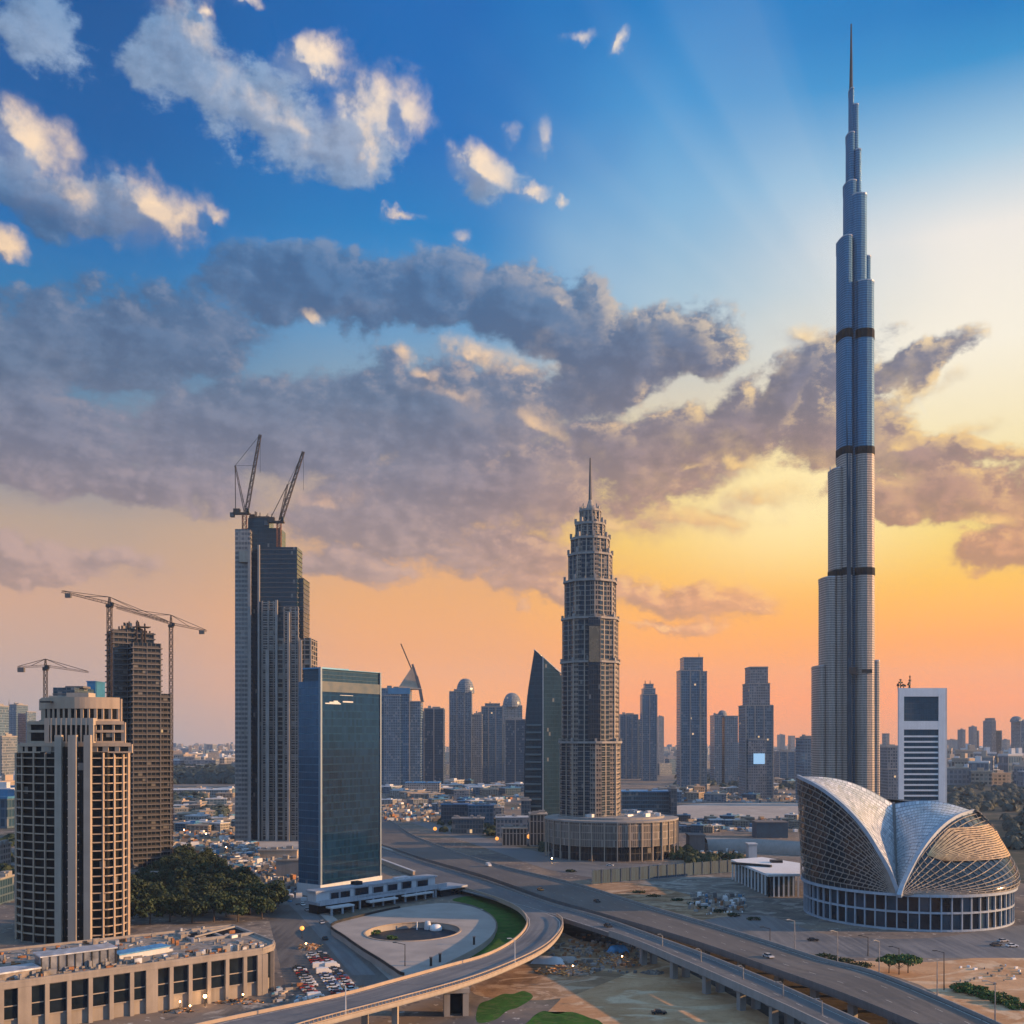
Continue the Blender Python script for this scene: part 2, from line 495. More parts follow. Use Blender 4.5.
def cat(pts, t):
    """Catmull-Rom through a list of tuples, t in 0..1"""
    n = len(pts) - 1
    x = min(max(t, 0), 1) * n
    i = min(int(x), n - 1); f = x - i
    p0 = pts[max(i - 1, 0)]; p1 = pts[i]; p2 = pts[i + 1]; p3 = pts[min(i + 2, n)]
    return tuple(.5 * (2 * b + (c - a) * f + (2 * a - 5 * b + 4 * c - d) * f * f + (3 * b - a - 3 * c + d) * f ** 3)
                 for a, b, c, d in zip(p0, p1, p2, p3))

# ------------------------------------------------------------------ materials
def new_mat(name):
    m = D.materials.new(name); m.use_nodes = True
    m.node_tree.nodes.clear()
    n = NT(m.node_tree)
    o = n.node('ShaderNodeOutputMaterial')
    b = n.node('ShaderNodeBsdfPrincipled')
    n.link(b.outputs[0], o.inputs[0])
    return m, n, b
def plain(name, col, rough=.7, metal=0.0, var=.18, scale=.25, spec=.4, streak=False, bump=0.0):
    """a colour with uneven wear: two sizes of noise, or rain streaks down a wall"""
    m, n, b = new_mat(name)
    tc = n.node('ShaderNodeTexCoord')
    P = tc.outputs['Object']
    a = n.noise(P, scale, 5, .6)
    if streak:
        q = n.noise(n.vm('MULTIPLY', P, (1, 1, .06)), scale * 4, 4, .6)
        a = n.m('MULTIPLY', n.m('ADD', a, q), .5)
    f = n.m('MULTIPLY', n.ss(a, .3, .7), 1.0)
    c0 = tuple(c * (1 - var) for c in col[:3]) + (1,)
    c1 = tuple(min(1, c * (1 + var)) for c in col[:3]) + (1,)
    n.put(b.inputs['Base Color'], n.mix(f, c0, c1))
    n.put(b.inputs['Roughness'], n.ss(a, .2, .8, max(.02, rough - .12), min(1, rough + .12)))
    b.inputs['Metallic'].default_value = metal
    b.inputs['Specular IOR Level'].default_value = spec
    if bump:
        bp = n.node('ShaderNodeBump'); bp.inputs['Strength'].default_value = .6; bp.inputs['Distance'].default_value = bump
        n.put(bp.inputs['Height'], a); n.link(bp.outputs[0], b.inputs['Normal'])
    return m
def glow(name, col, strength):
    m, n, b = new_mat(name)
    b.inputs['Base Color'].default_value = col
    b.inputs['Emission Color'].default_value = col
    b.inputs['Emission Strength'].default_value = strength
    return m
def facade(name, glass, frame, bay=3.0, floor=3.6, mu=.14, mv=.28, grough=.12, metal=.0, var=.5, frough=.6, fmetal=0.0,
           blinds=.12, bump=.25, band=0, band_col=None, wav=.0, spec=.28, lit=0.0):
    """windows laid out in metres along a wall: panes that differ, frame and spandrel in relief"""
    m, n, b = new_mat(name)
    uv = n.node('ShaderNodeUVMap').outputs[0]
    x, y, _ = n.sep(uv)
    U = n.m('DIVIDE', x, bay); V = n.m('DIVIDE', y, floor)
    fu = n.m('FRACT', U); fv = n.m('FRACT', V)
    iu = n.m('FLOOR', U); iv = n.m('FLOOR', V)
    orr = n.m('MULTIPLY', n.node('ShaderNodeObjectInfo').outputs['Random'], 97.0)
    wn = n.node('ShaderNodeTexWhiteNoise', noise_dimensions='3D')
    n.put(wn.inputs['Vector'], n.xyz(iu, iv, orr))
    r = wn.outputs['Value']
    isf = n.m('MAXIMUM', n.m('LESS_THAN', fu, mu), n.m('LESS_THAN', fv, mv))
    big = n.noise(n.xyz(n.m('MULTIPLY', x, .02), n.m('MULTIPLY', y, .012), 3.0), 1.0, 4, .6)
    gl0 = tuple(c * (1 - var) for c in glass[:3]) + (1,)
    gl1 = tuple(c * (1 + var) for c in glass[:3]) + (1,)
    gc = n.mix(n.m('ADD', n.m('MULTIPLY', r, .55), n.m('MULTIPLY', n.ss(big, .35, .65), .45)), gl0, gl1)
    if blinds:
        gc = n.mix(n.m('MULTIPLY', n.m('GREATER_THAN', r, 1 - blinds), .45), gc, (.32, .31, .29, 1))
    st = n.noise(n.xyz(n.m('MULTIPLY', x, .5), n.m('MULTIPLY', y, .03), 0.0), 1.0, 4, .6)
    fr0 = tuple(c * .78 for c in frame[:3]) + (1,); fr1 = tuple(min(1, c * 1.16) for c in frame[:3]) + (1,)
    fc = n.mix(n.ss(st, .3, .7), fr0, fr1)
    if band:
        fb = n.m('LESS_THAN', n.m('FRACT', n.m('DIVIDE', V, float(band))), 1.0 / band)
        fc = n.mix(fb, fc, band_col or frame)
        isf = n.m('MAXIMUM', isf, n.m('MULTIPLY', fb, n.m('LESS_THAN', fv, .75)))
    n.put(b.inputs['Base Color'], n.mix(isf, gc, fc))
    n.put(b.inputs['Roughness'], n.ss(isf, 0.0, 1.0, grough, frough, 'LINEAR'))
    n.put(b.inputs['Metallic'], n.ss(isf, 0.0, 1.0, metal, fmetal, 'LINEAR'))
    b.inputs['Specular IOR Level'].default_value = spec
    if lit:
        w2 = n.node('ShaderNodeTexWhiteNoise', noise_dimensions='3D')
        n.put(w2.inputs['Vector'], n.xyz(n.m('ADD', iu, 31.7), n.m('ADD', iv, 9.3), orr))
        on = n.m('MULTIPLY', n.m('GREATER_THAN', w2.outputs['Value'], 1 - lit), n.m('SUBTRACT', 1.0, isf))
        b.inputs['Emission Color'].default_value = (1.0, .62, .28, 1)
        n.put(b.inputs['Emission Strength'], n.m('MULTIPLY', on, .4))
    bp = n.node('ShaderNodeBump'); bp.inputs['Strength'].default_value = .7; bp.inputs['Distance'].default_value = bump
    h = isf
    if wav:
        h = n.m('ADD', isf, n.m('MULTIPLY', r, wav))
    n.put(bp.inputs['Height'], h)
    n.link(bp.outputs[0], b.inputs['Normal'])
    return m

M = {}
M['concrete'] = plain('concrete', (.30, .265, .225), .85, var=.14, scale=.15, streak=True)
M['concrete_grey'] = plain('concrete_grey', (.23, .225, .22), .85, var=.16, scale=.15, streak=True)
M['concrete_dark'] = plain('concrete_dark', (.11, .11, .115), .9, var=.2, scale=.2, streak=True)
M['stone'] = plain('stone', (.33, .265, .205), .8, var=.14, scale=.12, streak=True)
M['white_paint'] = plain('white_paint', (.62, .64, .66), .55, var=.08, scale=.2, streak=True)
M['pale_panel'] = plain('pale_panel', (.42, .45, .48), .5, var=.1, scale=.2, streak=True)
M['steel'] = plain('steel', (.30, .32, .35), .35, .8, var=.15, scale=.3)
M['silver'] = plain('silver', (.62, .66, .70), .4, .7, var=.1, scale=.4)
M['crane_steel'] = plain('crane_steel', (.055, .042, .036), .6, .2, var=.3, scale=.4)
M['crane_red'] = plain('crane_red', (.22, .09, .05), .6, .1, var=.3, scale=.4)
M['dark_glass'] = plain('dark_glass', (.008, .014, .022), .12, 0, var=.4, scale=.12, spec=.35)
M['blue_glass'] = plain('blue_glass', (.02, .055, .09), .1, .25, var=.35, scale=.06, spec=.6)
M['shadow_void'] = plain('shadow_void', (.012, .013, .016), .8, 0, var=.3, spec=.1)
M['black_metal'] = plain('black_metal', (.02, .022, .025), .5, .3, var=.2)
M['bark'] = plain('bark', (.07, .05, .035), .9, var=.3, scale=2.0)
M['blue_cladding'] = plain('blue_cladding', (.05, .19, .34), .4, .2, var=.12, scale=.1)
M['tarp_blue'] = plain('tarp_blue', (.06, .22, .42), .6, var=.25, scale=.8)
M['timber'] = plain('timber', (.55, .27, .09), .8, var=.45, scale=1.2)
M['rust'] = plain('rust', (.24, .11, .05), .85, var=.4, scale=.9)
M['rubble'] = plain('rubble', (.20, .18, .16), .95, var=.4, scale=.5)
M['paint_line'] = plain('paint_line', (.55, .55, .53), .7, var=.25, scale=.6)
M['tyre'] = plain('tyre', (.012, .012, .013), .85)
for k, c in dict(car_white=(.62, .63, .64), car_silver=(.36, .37, .39), car_black=(.02, .02, .022), car_red=(.28, .03, .025), car_blue=(.04, .09, .22), car_orange=(.55, .19, .03)).items():
    M[k] = plain(k, c, .42, .0, var=.05, spec=.4)
M['lamp_orange'] = glow('lamp_orange', (1.0, .36, .07, 1), .7)
M['lamp_warm'] = glow('lamp_warm', (1.0, .50, .17, 1), 22.0)
M['screen'] = glow('screen', (.36, .62, .85, 1), .28)

def foliage(name, c0, c1):
    m, n, b = new_mat(name)
    g = n.node('ShaderNodeNewGeometry')
    oi = n.node('ShaderNodeObjectInfo')
    a = n.noise(g.outputs['Position'], .8, 3, .6)
    r = n.m('ADD', n.m('MULTIPLY', n.ss(a, .3, .7), .6), n.m('MULTIPLY', oi.outputs['Random'], .4))
    n.put(b.inputs['Base Color'], n.mix(r, c0, c1))
    b.inputs['Roughness'].default_value = .7
    b.inputs['Specular IOR Level'].default_value = .25
    return m
M['leaf_dark'] = foliage('leaf_dark', (.012, .022, .014, 1), (.035, .06, .022, 1))
M['leaf'] = foliage('leaf', (.025, .06, .018, 1), (.07, .14, .03, 1))
M['leaf_hazed'] = foliage('leaf_hazed', (.025, .045, .045, 1), (.05, .075, .07, 1))  # bluish cast puts the haze of distance into the leaf colour

def ground_mat():
    """dusty city floor: sand, grey hardstanding, scrub and tracks in uneven patches"""
    m, n, b = new_mat('city_floor')
    g = n.node('ShaderNodeNewGeometry')
    P = g.outputs['Position']
    big = n.noise(P, 1 / 260.0, 5, .6, .4)
    mid = n.noise(P, 1 / 48.0, 6, .62, .8)
    fine = n.noise(P, 1 / 5.0, 5, .65)
    blk = n.node('ShaderNodeTexVoronoi', feature='F1', distance='CHEBYCHEV')
    n.put(blk.inputs['Vector'], n.vm('SCALE', P, scale=1 / 62.0)); blk.inputs['Scale'].default_value = 1.0
    br = n.sep(blk.outputs['Color'])[0]
    c = n.mix(n.ss(mid, .38, .62), (.085, .085, .09, 1), (.20, .16, .125, 1))
    c = n.mix(n.m('MULTIPLY', n.ss(br, .3, .9), .7), c, n.mix(n.ss(fine, .35, .65), (.12, .11, .10, 1), (.26, .225, .19, 1)))
    veg = n.m('MULTIPLY', n.ss(big, .52, .60), n.ss(mid, .42, .55))
    c = n.mix(n.m('MULTIPLY', veg, .85), c, (.03, .045, .035, 1))
    sp = n.noise(P, 1 / 3.0, 2, .5)
    c = n.mix(n.m('MULTIPLY', n.ss(sp, .64, .70), .7), c, (.48, .46, .43, 1))
    c = n.mix(n.m('MULTIPLY', n.ss(n.noise(P, 1 / 9.0, 3, .6), .60, .66), .6), c, (.05, .05, .055, 1))
    n.put(b.inputs['Base Color'], c)
    b.inputs['Roughness'].default_value = .92
    b.inputs['Specular IOR Level'].default_value = .2
    return m
M['city_floor'] = ground_mat()
def earth(name, c0, c1, c2, s=1.0):
    m, n, b = new_mat(name)
    g = n.node('ShaderNodeNewGeometry'); P = g.outputs['Position']
    a = n.noise(P, .03 * s, 8, .66, 1.2); f = n.noise(P, .5 * s, 5, .65)
    tr = n.noise(n.vm('MULTIPLY', P, (.7, 1, 1)), .045 * s, 6, .6, 2.6)
    c = n.mix(n.ss(a, .35, .65), c0, c1)
    c = n.mix(n.m('MULTIPLY', n.ss(tr, .50, .62), .8), c, c2)
    c = n.mix(n.m('MULTIPLY', n.ss(f, .45, .75), .35), c, tuple(q * .55 for q in c0[:3]) + (1,))
    n.put(b.inputs['Base Color'], c)
    b.inputs['Roughness'].default_value = .95; b.inputs['Specular IOR Level'].default_value = .15
    bp = n.node('ShaderNodeBump'); bp.inputs['Distance'].default_value = .3; bp.inputs['Strength'].default_value = .5
    n.put(bp.inputs['Height'], f); n.link(bp.outputs[0], b.inputs['Normal'])
    return m
M['sand'] = earth('sand', (.36, .20, .10, 1), (.50, .315, .18, 1), (.56, .42, .28, 1))
M['dirt'] = earth('dirt', (.15, .092, .055, 1), (.32, .205, .12, 1), (.44, .33, .23, 1), 1.6)
M['grey_dirt'] = earth('grey_dirt', (.09, .088, .085, 1), (.20, .175, .15, 1), (.33, .31, .28, 1), 1.4)
M['pale_flat'] = earth('pale_flat', (.30, .28, .26, 1), (.36, .335, .31, 1), (.40, .38, .35, 1), .4)
M['lawn'] = earth('lawn', (.017, .066, .009, 1), (.036, .12, .015, 1), (.07, .10, .03, 1), 4.0)
def asphalt(name, col, wear):
    m, n, b = new_mat(name)
    uv = n.node('ShaderNodeUVMap').outputs[0]
    x, y, _ = n.sep(uv)
    g = n.node('ShaderNodeNewGeometry'); P = g.outputs['Position']
    a = n.noise(n.xyz(n.m('MULTIPLY', x, .5), n.m('MULTIPLY', y, .02), 0.0), 1.0, 4, .6)
    f = n.noise(P, .8, 5, .65); q = n.noise(P, .04, 4, .6)
    v = n.m('ADD', n.m('MULTIPLY', a, .5), n.m('ADD', n.m('MULTIPLY', f, .2), n.m('MULTIPLY', q, .3)))
    n.put(b.inputs['Base Color'], n.mix(n.ss(v, .38, .62), col, wear))
    n.put(b.inputs['Roughness'], n.ss(v, .3, .7, .55, .85)); b.inputs['Specular IOR Level'].default_value = .35
    return m
M['asphalt'] = asphalt('asphalt', (.062, .070, .080, 1), (.13, .135, .14, 1))
M['asphalt_pale'] = asphalt('asphalt_pale', (.08, .09, .102, 1), (.165, .17, .175, 1))
M['asphalt_brown'] = asphalt('asphalt_brown', (.065, .062, .060, 1), (.125, .12, .114, 1))
M['paving'] = plain('paving', (.27, .255, .24), .8, var=.12, scale=.12)
M['water'] = plain('water', (.008, .02, .034), .5, var=.4, scale=.2, spec=.12)

# ------------------------------------------------------------------ ground
FAR = 9500.0
mb = MB()
NG = 24
ys = [-400 + (FAR + 400) * (k / NG) ** 2 for k in range(NG + 1)]
for i in range(NG):
    for j in range(16):
        xs = [-FAR * .72 + 2 * FAR * .72 * q / 16 for q in range(17)]
        mb.face([(xs[j], ys[i], 0), (xs[j + 1], ys[i], 0), (xs[j + 1], ys[i + 1], 0), (xs[j], ys[i + 1], 0)])
structure('ground', mb, M['city_floor'])

def patch(name, pix, mat, z=.02, smooth=0):
    """a flat area of ground given by its outline as seen, lying at height z"""
    P = [GP(a, b, 0) for a, b in pix]
    if smooth:
        n = len(P); Q = []
        for i in range(n * smooth):
            t = i / smooth; k = int(t); f = t - k
            p = [P[(k + d) % n] for d in (-1, 0, 1, 2)]
            Q.append(tuple(.5 * (2 * b + (c - a) * f + (2 * a - 5 * b + 4 * c - d) * f * f + (3 * b - a - 3 * c + d) * f ** 3) for a, b, c, d in zip(*p)))
        P = Q
    m = MB()
    A = sum(P[i][0] * P[(i + 1) % len(P)][1] - P[(i + 1) % len(P)][0] * P[i][1] for i in range(len(P)))
    if A < 0: P = P[::-1]
    bm = bmesh.new()
    vs = [bm.verts.new((p[0], p[1], z)) for p in P]
    f = bm.faces.new(vs)
    bmesh.ops.triangulate(bm, faces=[f])
    for f in bm.faces:
        m.face([tuple(v.co) for v in f.verts])
    bm.free()
    return structure(name, m, mat)

patch('sand_lot', [(476, 1100), (560, 1000), (555, 965), (585, 935), (660, 940), (800, 990), (1000, 1100)], M['sand'], .012, 6)
patch('building_site', [(470, 990), (520, 950), (575, 925), (640, 935), (660, 955), (600, 985), (545, 1000)], M['dirt'], .018, 6)
patch('underpass_shade', [(560, 925), (620, 925), (700, 940), (830, 985), (1000, 1060), (1000, 1120), (840, 1060), (740, 1000), (640, 950), (580, 940)], earth('shade_earth', (.035, .032, .03, 1), (.06, .052, .045, 1), (.08, .07, .06, 1)), .026, 5)  # near-black ground colour paints the shade below the two decks
patch('verge', [(477, 1022), (479, 1005), (490, 1000), (503, 994), (513, 994), (524, 991), (533, 997), (519, 1007), (507, 1011), (495, 1020)], M['lawn'], .03, 5)
patch('lawn_strip', [(522, 1040), (530, 1020), (543, 1011), (556, 1014), (572, 1012), (590, 1018), (603, 1024), (630, 1060)], M['lawn'], .03, 5)
patch('roadside_earth', [(590, 884), (640, 879), (700, 878), (735, 895), (775, 915), (770, 928), (700, 922), (640, 905), (600, 893)], M['dirt'], .012, 6)
patch('yard', [(600, 880), (735, 872), (800, 900), (815, 925), (740, 915), (690, 895), (640, 884)], M['grey_dirt'], .018, 5)
patch('forecourt', [(690, 925), (760, 915), (830, 935), (930, 938), (1040, 925), (1100, 960), (1024, 958), (900, 958), (830, 956), (770, 945)], M['asphalt_pale'], .022, 6)
patch('sand_verge', [(850, 962), (930, 962), (1060, 955), (1180, 1010), (1100, 1030), (985, 1022), (920, 985)], M['sand'], .012, 5)
patch('park_ground', [(880, 785), (950, 782), (1060, 782), (1120, 830), (1100, 880), (1010, 880), (900, 830)], earth('park_earth', (.03, .045, .04, 1), (.05, .06, .05, 1), (.11, .10, .085, 1), .5), .014, 5)
patch('pale_flat', [(676, 806), (720, 803), (800, 803), (812, 815), (760, 819), (700, 819), (678, 814)], M['pale_flat'], .03, 6)
patch('site_yard', [(255, 838), (380, 838), (384, 862), (330, 870), (262, 858)], M['pale_flat'], .02, 5)
patch('site_track', [(168, 832), (215, 828), (240, 838), (236, 858), (205, 866), (180, 850)], M['sand'], .016, 5)
patch('car_park', [(266, 906), (312, 905), (395, 985), (345, 1010), (290, 1006)], M['asphalt_brown'], .02)
patch('pavement', [(311, 906), (326, 911), (412, 976), (396, 986)], M['paving'], .05)
patch('service_yard', [(60, 1100), (200, 1015), (290, 1000), (345, 1010), (330, 1030), (250, 1100)], M['grey_dirt'], .014, 4)

# ------------------------------------------------------------------ roads
def ribbon(name, L, R, mat, thick, wallm=None, n=60, kerb=.9, kw=.5, kind='structure'):
    """a road between two edges given as (column, row, height); returns its cross lines"""
    m = MB(); rows = []
    v = 0.0; prev = None
    for k in range(n + 1):
        t = k / n
        a = cat(L, t); b = cat(R, t)
        A = Vector((*GP(a[0], a[1], a[2]), a[2])); B = Vector((*GP(b[0], b[1], b[2]), b[2]))
        c = (A + B) / 2
        if prev is not None: v += (c - prev).length
        prev = c
        rows.append((A, B, v))
    for (A, B, v0), (C, E, v1) in zip(rows, rows[1:]):
        w = (B - A).length
        m.face([A, C, E, B][::-1], 0, [(0, v0), (0, v1), (w, v1), (w, v0)][::-1])
    o = structure(name, m, mat)
    return rows
def edge_wall(name, pts, h, w, drop, mat, parent=None, label=None, cat_=None, group=None):
    """a barrier along a line of 3-D points: h above and drop below the road surface"""
    m = MB()
    P = [Vector(p) for p in pts]
    off = []
    for i, p in enumerate(P):
        d = (P[min(i + 1, len(P) - 1)] - P[max(i - 1, 0)]); d.z = 0
        d.normalize()
        off.append(Vector((-d.y, d.x, 0)) * (w / 2))
    for i in range(len(P) - 1):
        a0, a1 = P[i] - off[i], P[i] + off[i]
        b0, b1 = P[i + 1] - off[i + 1], P[i + 1] + off[i + 1]
        up = Vector((0, 0, h)); dn = Vector((0, 0, -drop))
        m.face([a0 + dn, b0 + dn, b0 + up, a0 + up]); m.face([b1 + dn, a1 + dn, a1 + up, b1 + up])
        m.face([a0 + up, b0 + up, b1 + up, a1 + up]); m.face([b0 + dn, a0 + dn, a1 + dn, b1 + dn])
    o = m.build(name, mat)
    if parent is not None: o.parent = parent
    elif label: tag(o, label, cat_, group)
    else: tag(o, kind='structure')
    return o
def underside(name, rows, t, mat):
    m = MB()
    for (A, B, v0), (C, E, v1) in zip(rows, rows[1:]):
        d = Vector((0, 0, -t)); i = .0
        m.face([A + d, C + d, E + d, B + d])
        m.face([A + d, A - Vector((0, 0, .02)), C - Vector((0, 0, .02)), C + d]); m.face([B + d, E + d, E - Vector((0, 0, .02)), B - Vector((0, 0, .02))])
    return structure(name, m, mat)
def dashes(name, rows, frac, seg, gap, w, dz=.03, mat=None):
    m = MB()
    acc = 0.0
    L = rows[-1][2]
    def at(v):
        for (A, B, v0), (C, E, v1) in zip(rows, rows[1:]):
            if v <= v1:
                t = (v - v0) / max(v1 - v0, 1e-6)
                return A.lerp(C, t), B.lerp(E, t)
        return rows[-1][0], rows[-1][1]
    v = 0.0
    up = Vector((0, 0, dz))
    while v + seg < L:
        a, b = at(v); c, e = at(min(v + seg, L))
        p = a.lerp(b, frac); q = c.lerp(e, frac)
        s1 = (b - a).normalized() * (w / 2); s2 = (e - c).normalized() * (w / 2)
        m.face([p + s1 + up, q + s2 + up, q - s2 + up, p - s1 + up])
        v += seg + gap
    return structure(name, m, mat or M["paint_line"])

# far carriageway (left edge = far side), and near carriageway
FARL = [(300, 796, .4), (381, 817, .4), (420, 839, .6), (496, 865, 2.5), (577, 885, 5), (644, 906, 7), (709, 925, 8), (768, 943, 8), (824, 961, 8), (875, 974, 8), (947, 1003, 8), (1020, 1036, 8), (1100, 1075, 8)]
FARR = [(300, 820, .4), (381, 845, .4), (420, 858, .6), (486, 877, 2.5), (551, 900, 5), (603, 915, 7), (665, 933, 8), (712, 948, 8), (768, 968, 8), (824, 988, 8), (880, 1010, 8), (940, 1036, 8), (1010, 1070, 8)]
NEAL = [(300, 823, .4), (381, 848.5, .4), (420, 861.5, .6), (485, 881, 2.5), (549, 904, 5), (600, 918.5, 7), (655, 938, 8), (709, 958, 8), (768, 982, 8), (824, 1007, 8), (880, 1033, 8), (960, 1072, 8)]
NEAR = [(300, 836, .4), (370, 858, .4), (414, 876, .6), (470, 893, 2.5), (530, 908, 5), (575, 922, 7), (630, 940, 8), (680, 961, 8), (735, 985, 8), (786, 1008, 8), (840, 1034, 8), (910, 1070, 8)]
rows_far = ribbon('highway_far', FARL, FARR, M['asphalt_brown'], 1.4, n=90)
rows_near = ribbon('highway_near', NEAL, NEAR, M['asphalt'], 1.4, n=90)
for rw, nm in ((rows_far, 'highway_far_markings'), (rows_near, 'highway_near_markings')):
    for f in ((.3, .65) if rw is rows_far else (.5,)):
        dashes(nm, rw, f, 3.0, 9.0, .14)
    dashes(nm, rw, .06, 14.0, .4, .2); dashes(nm, rw, .94, 14.0, .4, .2)
def joints(name, rows, step, w, mat):
    m = MB(); last = -99; up = Vector((0, 0, .035))
    for (A, B, v0), (C, E, v1) in zip(rows, rows[1:]):
        if v1 - last < step: continue
        last = v1
        f = min(1, w / max(v1 - v0, .1))
        m.face([A + up, A.lerp(C, f) + up, B.lerp(E, f) + up, B + up][::-1])
    return structure(name, m, mat)
joints('highway_far_joints', rows_far[34:], 26, .45, M['concrete_dark'])
joints('highway_near_joints', rows_near[34:], 26, .45, M['concrete_dark'])
underside('highway_far_deck', rows_far[30:], 1.6, M['concrete_dark'])
underside('highway_near_deck', rows_near[30:], 1.6, M['concrete_dark'])
edge_wall('barrier', [r[0] for r in rows_far], .95, .4, .5, M['concrete_grey'], None, 'long grey concrete barrier on the far edge of the highway', 'barrier')
edge_wall('barrier', [r[1] for r in rows_far], .8, .35, 1.0, M['concrete_dark'], None, 'dark barrier on the far side of the gap between the carriageways', 'barrier')
edge_wall('barrier', [r[0] for r in rows_near], 1.0, .4, 1.2, M['concrete_grey'], None, 'grey barrier along the median side of the near carriageway', 'barrier')
edge_wall('barrier', [r[1] for r in rows_near[46:]], 1.0, .45, 1.4, M['concrete_grey'], None, 'grey parapet on the near edge of the viaduct above the sand', 'barrier')

# curving slip road
RIN = [(60, 1056, 9.5), (140, 1040, 9.5), (219, 1022, 9.5), (333, 998, 9.5), (390, 983, 9.3), (444, 968, 9), (486, 956, 8.6), (514, 941, 8), (527, 925, 7), (521, 911, 5.6), (500, 900, 4.2), (472, 891, 2.6), (440, 883.5, 1.2), (414, 877, .6)]
ROUT = [(160, 1085, 9.5), (230, 1053, 9.5), (300, 1028, 9.5), (400, 1001, 9.5), (464, 983, 9.3), (507, 967, 9), (542, 950, 8.6), (559, 934, 8), (562, 921, 7.2), (548, 913.5, 6), (525, 907, 4.8), (492, 899.5, 3.2), (456, 889.5, 1.6), (420, 879, .7)]
rows_ramp = ribbon('slip_road', RIN, ROUT, M['asphalt_pale'], 1.2, n=90)
joints('slip_road_joints', rows_ramp[:70], 24, .35, M['concrete_dark'])
underside('slip_road_deck', rows_ramp[:62], 1.3, M['concrete_grey'])
edge_wall('parapet', [r[0] for r in rows_ramp[:82]], .9, .4, 1.2, M['stone'], None, 'thin tan parapet round the inner curve of the slip road beside the lawn', 'barrier')
dashes('slip_road_markings', rows_ramp[:70], .08, 14.0, .3, .2); dashes('slip_road_markings', rows_ramp[:70], .92, 14.0, .3, .2)
# outer parapet with its balusters
pr = thing('parapet', 'pale concrete balustrade along the outer curve of the slip road', 'barrier', tuple(rows_ramp[30][1]))
m = MB()
outer = [r[1] for r in rows_ramp[:60]]
for a, b in zip(outer, outer[1:]):
    for h, w in ((.22, .55), (1.25, .4)):
        m.bar(a + Vector((0, 0, h)), b + Vector((0, 0, h)), w, .25)
m.build('rail', M['stone'], pr)
m = MB()
for a, b in zip(outer, outer[1:]):
    L = (b - a).length
    for k in range(max(1, int(L / 1.1))):
        p = a.lerp(b, (k + .5) / max(1, int(L / 1.1)))
        m.rbox(p.x, p.y, p.z + .3, .3, .3, .85)
tag(m.build('balusters', M['stone'], pr), kind='stuff')
m = MB()
for a, b in zip(outer, outer[1:]):
    m.bar(a + Vector((0, 0, -.45)), b + Vector((0, 0, -.45)), .5, .9)
m.build('edge_beam', M['concrete'], pr)

# piers of the viaducts: two legs under a cross beam
def make_pier(name, label, x, y, top, dirv, w, leg=1.6, group=None, mat=None):
    t = thing(name, label, 'bridge pier', (x, y, 0), group)
    a = atan2(dirv[1], dirv[0])
    mt = mat or M['concrete']
    m = MB(); m.rbox(x, y, top - 2.3, w, leg * 1.25, 1.2, a); m.build('cross_beam', mt, t)
    for s in (-1, 1):
        m = MB()
        m.rbox(x + cos(a) * s * (w / 2 - leg), y + sin(a) * s * (w / 2 - leg), 0, leg, leg, top - 2.302, a); m.build('leg', mt, t)
    return t
A, B, _ = rows_ramp[25]
best = min(rows_ramp, key=lambda r: abs((r[1].x / r[1].y) * 1024 + 512 - 464))
A, B, _ = best
c = (A + B) / 2
dv = (B - A).normalized()
bp = A.lerp(B, .86)
t = thing('bridge_pier', 'tan concrete portal pier carrying the slip road over bare ground', 'bridge pier', (bp.x, bp.y, 0))
along = Vector((cos(.12), sin(.12), 0))
m = MB(); m.rbox(bp.x, bp.y, bp.z - 2.6, 7.4, 5.0, 1.25, atan2(along.y, along.x)); m.build('cross_beam', M['concrete'], t)
for s in (-1, 1):
    m = MB(); q = bp + along * s * 2.7
    m.rbox(q.x, q.y, 0, 1.7, 4.4, bp.z - 2.602, atan2(along.y, along.x)); m.build('leg', M['concrete'], t)
m = MB(); m.rbox(bp.x, bp.y + 1.2, 0, 3.6, .6, bp.z - 2.61, atan2(along.y, along.x)); m.build('inner_wall_or_shade', M['shadow_void'], t)  # near-black panel paints the shade of the opening between the legs
# more piers further along both decks
words = ['third', 'second', 'next']
for k, i in enumerate(range(8, 24, 7)):
    A, B, _ = rows_ramp[i]
    c = (A + B) / 2
    make_pier('bridge_pier', 'grey pier under the slip road, left of the tan portal pier', c.x, c.y, c.z, (B - A).normalized(), (B - A).length * .62, group='piers under the slip road')
for k, i in enumerate(range(50, 88, 5)):
    A, B, _ = rows_near[i]
    c = (A + B) / 2
    make_pier('bridge_pier', 'dark two-legged pier in the shade under the near carriageway', c.x, c.y, c.z, (B - A).normalized(), (B - A).length * .8, 2.0, 'piers under the near carriageway', M['concrete_grey'])
    A, B, _ = rows_far[i]
    c = (A + B) / 2
    make_pier('bridge_pier', 'dark two-legged pier in the shade under the far carriageway', c.x, c.y, c.z, (B - A).normalized(), (B - A).length * .8, 2.0, 'piers under the far carriageway', M['concrete_grey'])

# side roads
rows_side = ribbon('side_road', [(380, 806, .03), (430, 822, .03), (500, 842, .03), (560, 856, .03), (640, 864, .03), (740, 860, .03)],
                   [(380, 811, .03), (430, 829, .03), (500, 853, .03), (560, 872, .03), (640, 880, .03), (740, 870, .03)], M['asphalt_pale'], 1, n=40)
rows_street = ribbon('street', [(176, 800, .06), (195, 806, .06), (216, 822, .06), (229, 842, .06), (248, 866, .06), (280, 896, .06), (309, 925, .06), (352, 975, .06)],
                     [(181, 800, .06), (203, 806, .06), (227, 822, .06), (243, 842, .06), (272, 866, .06), (303, 896, .06), (326, 925, .06), (376, 975, .06)], M['asphalt_pale'], 1, n=50)

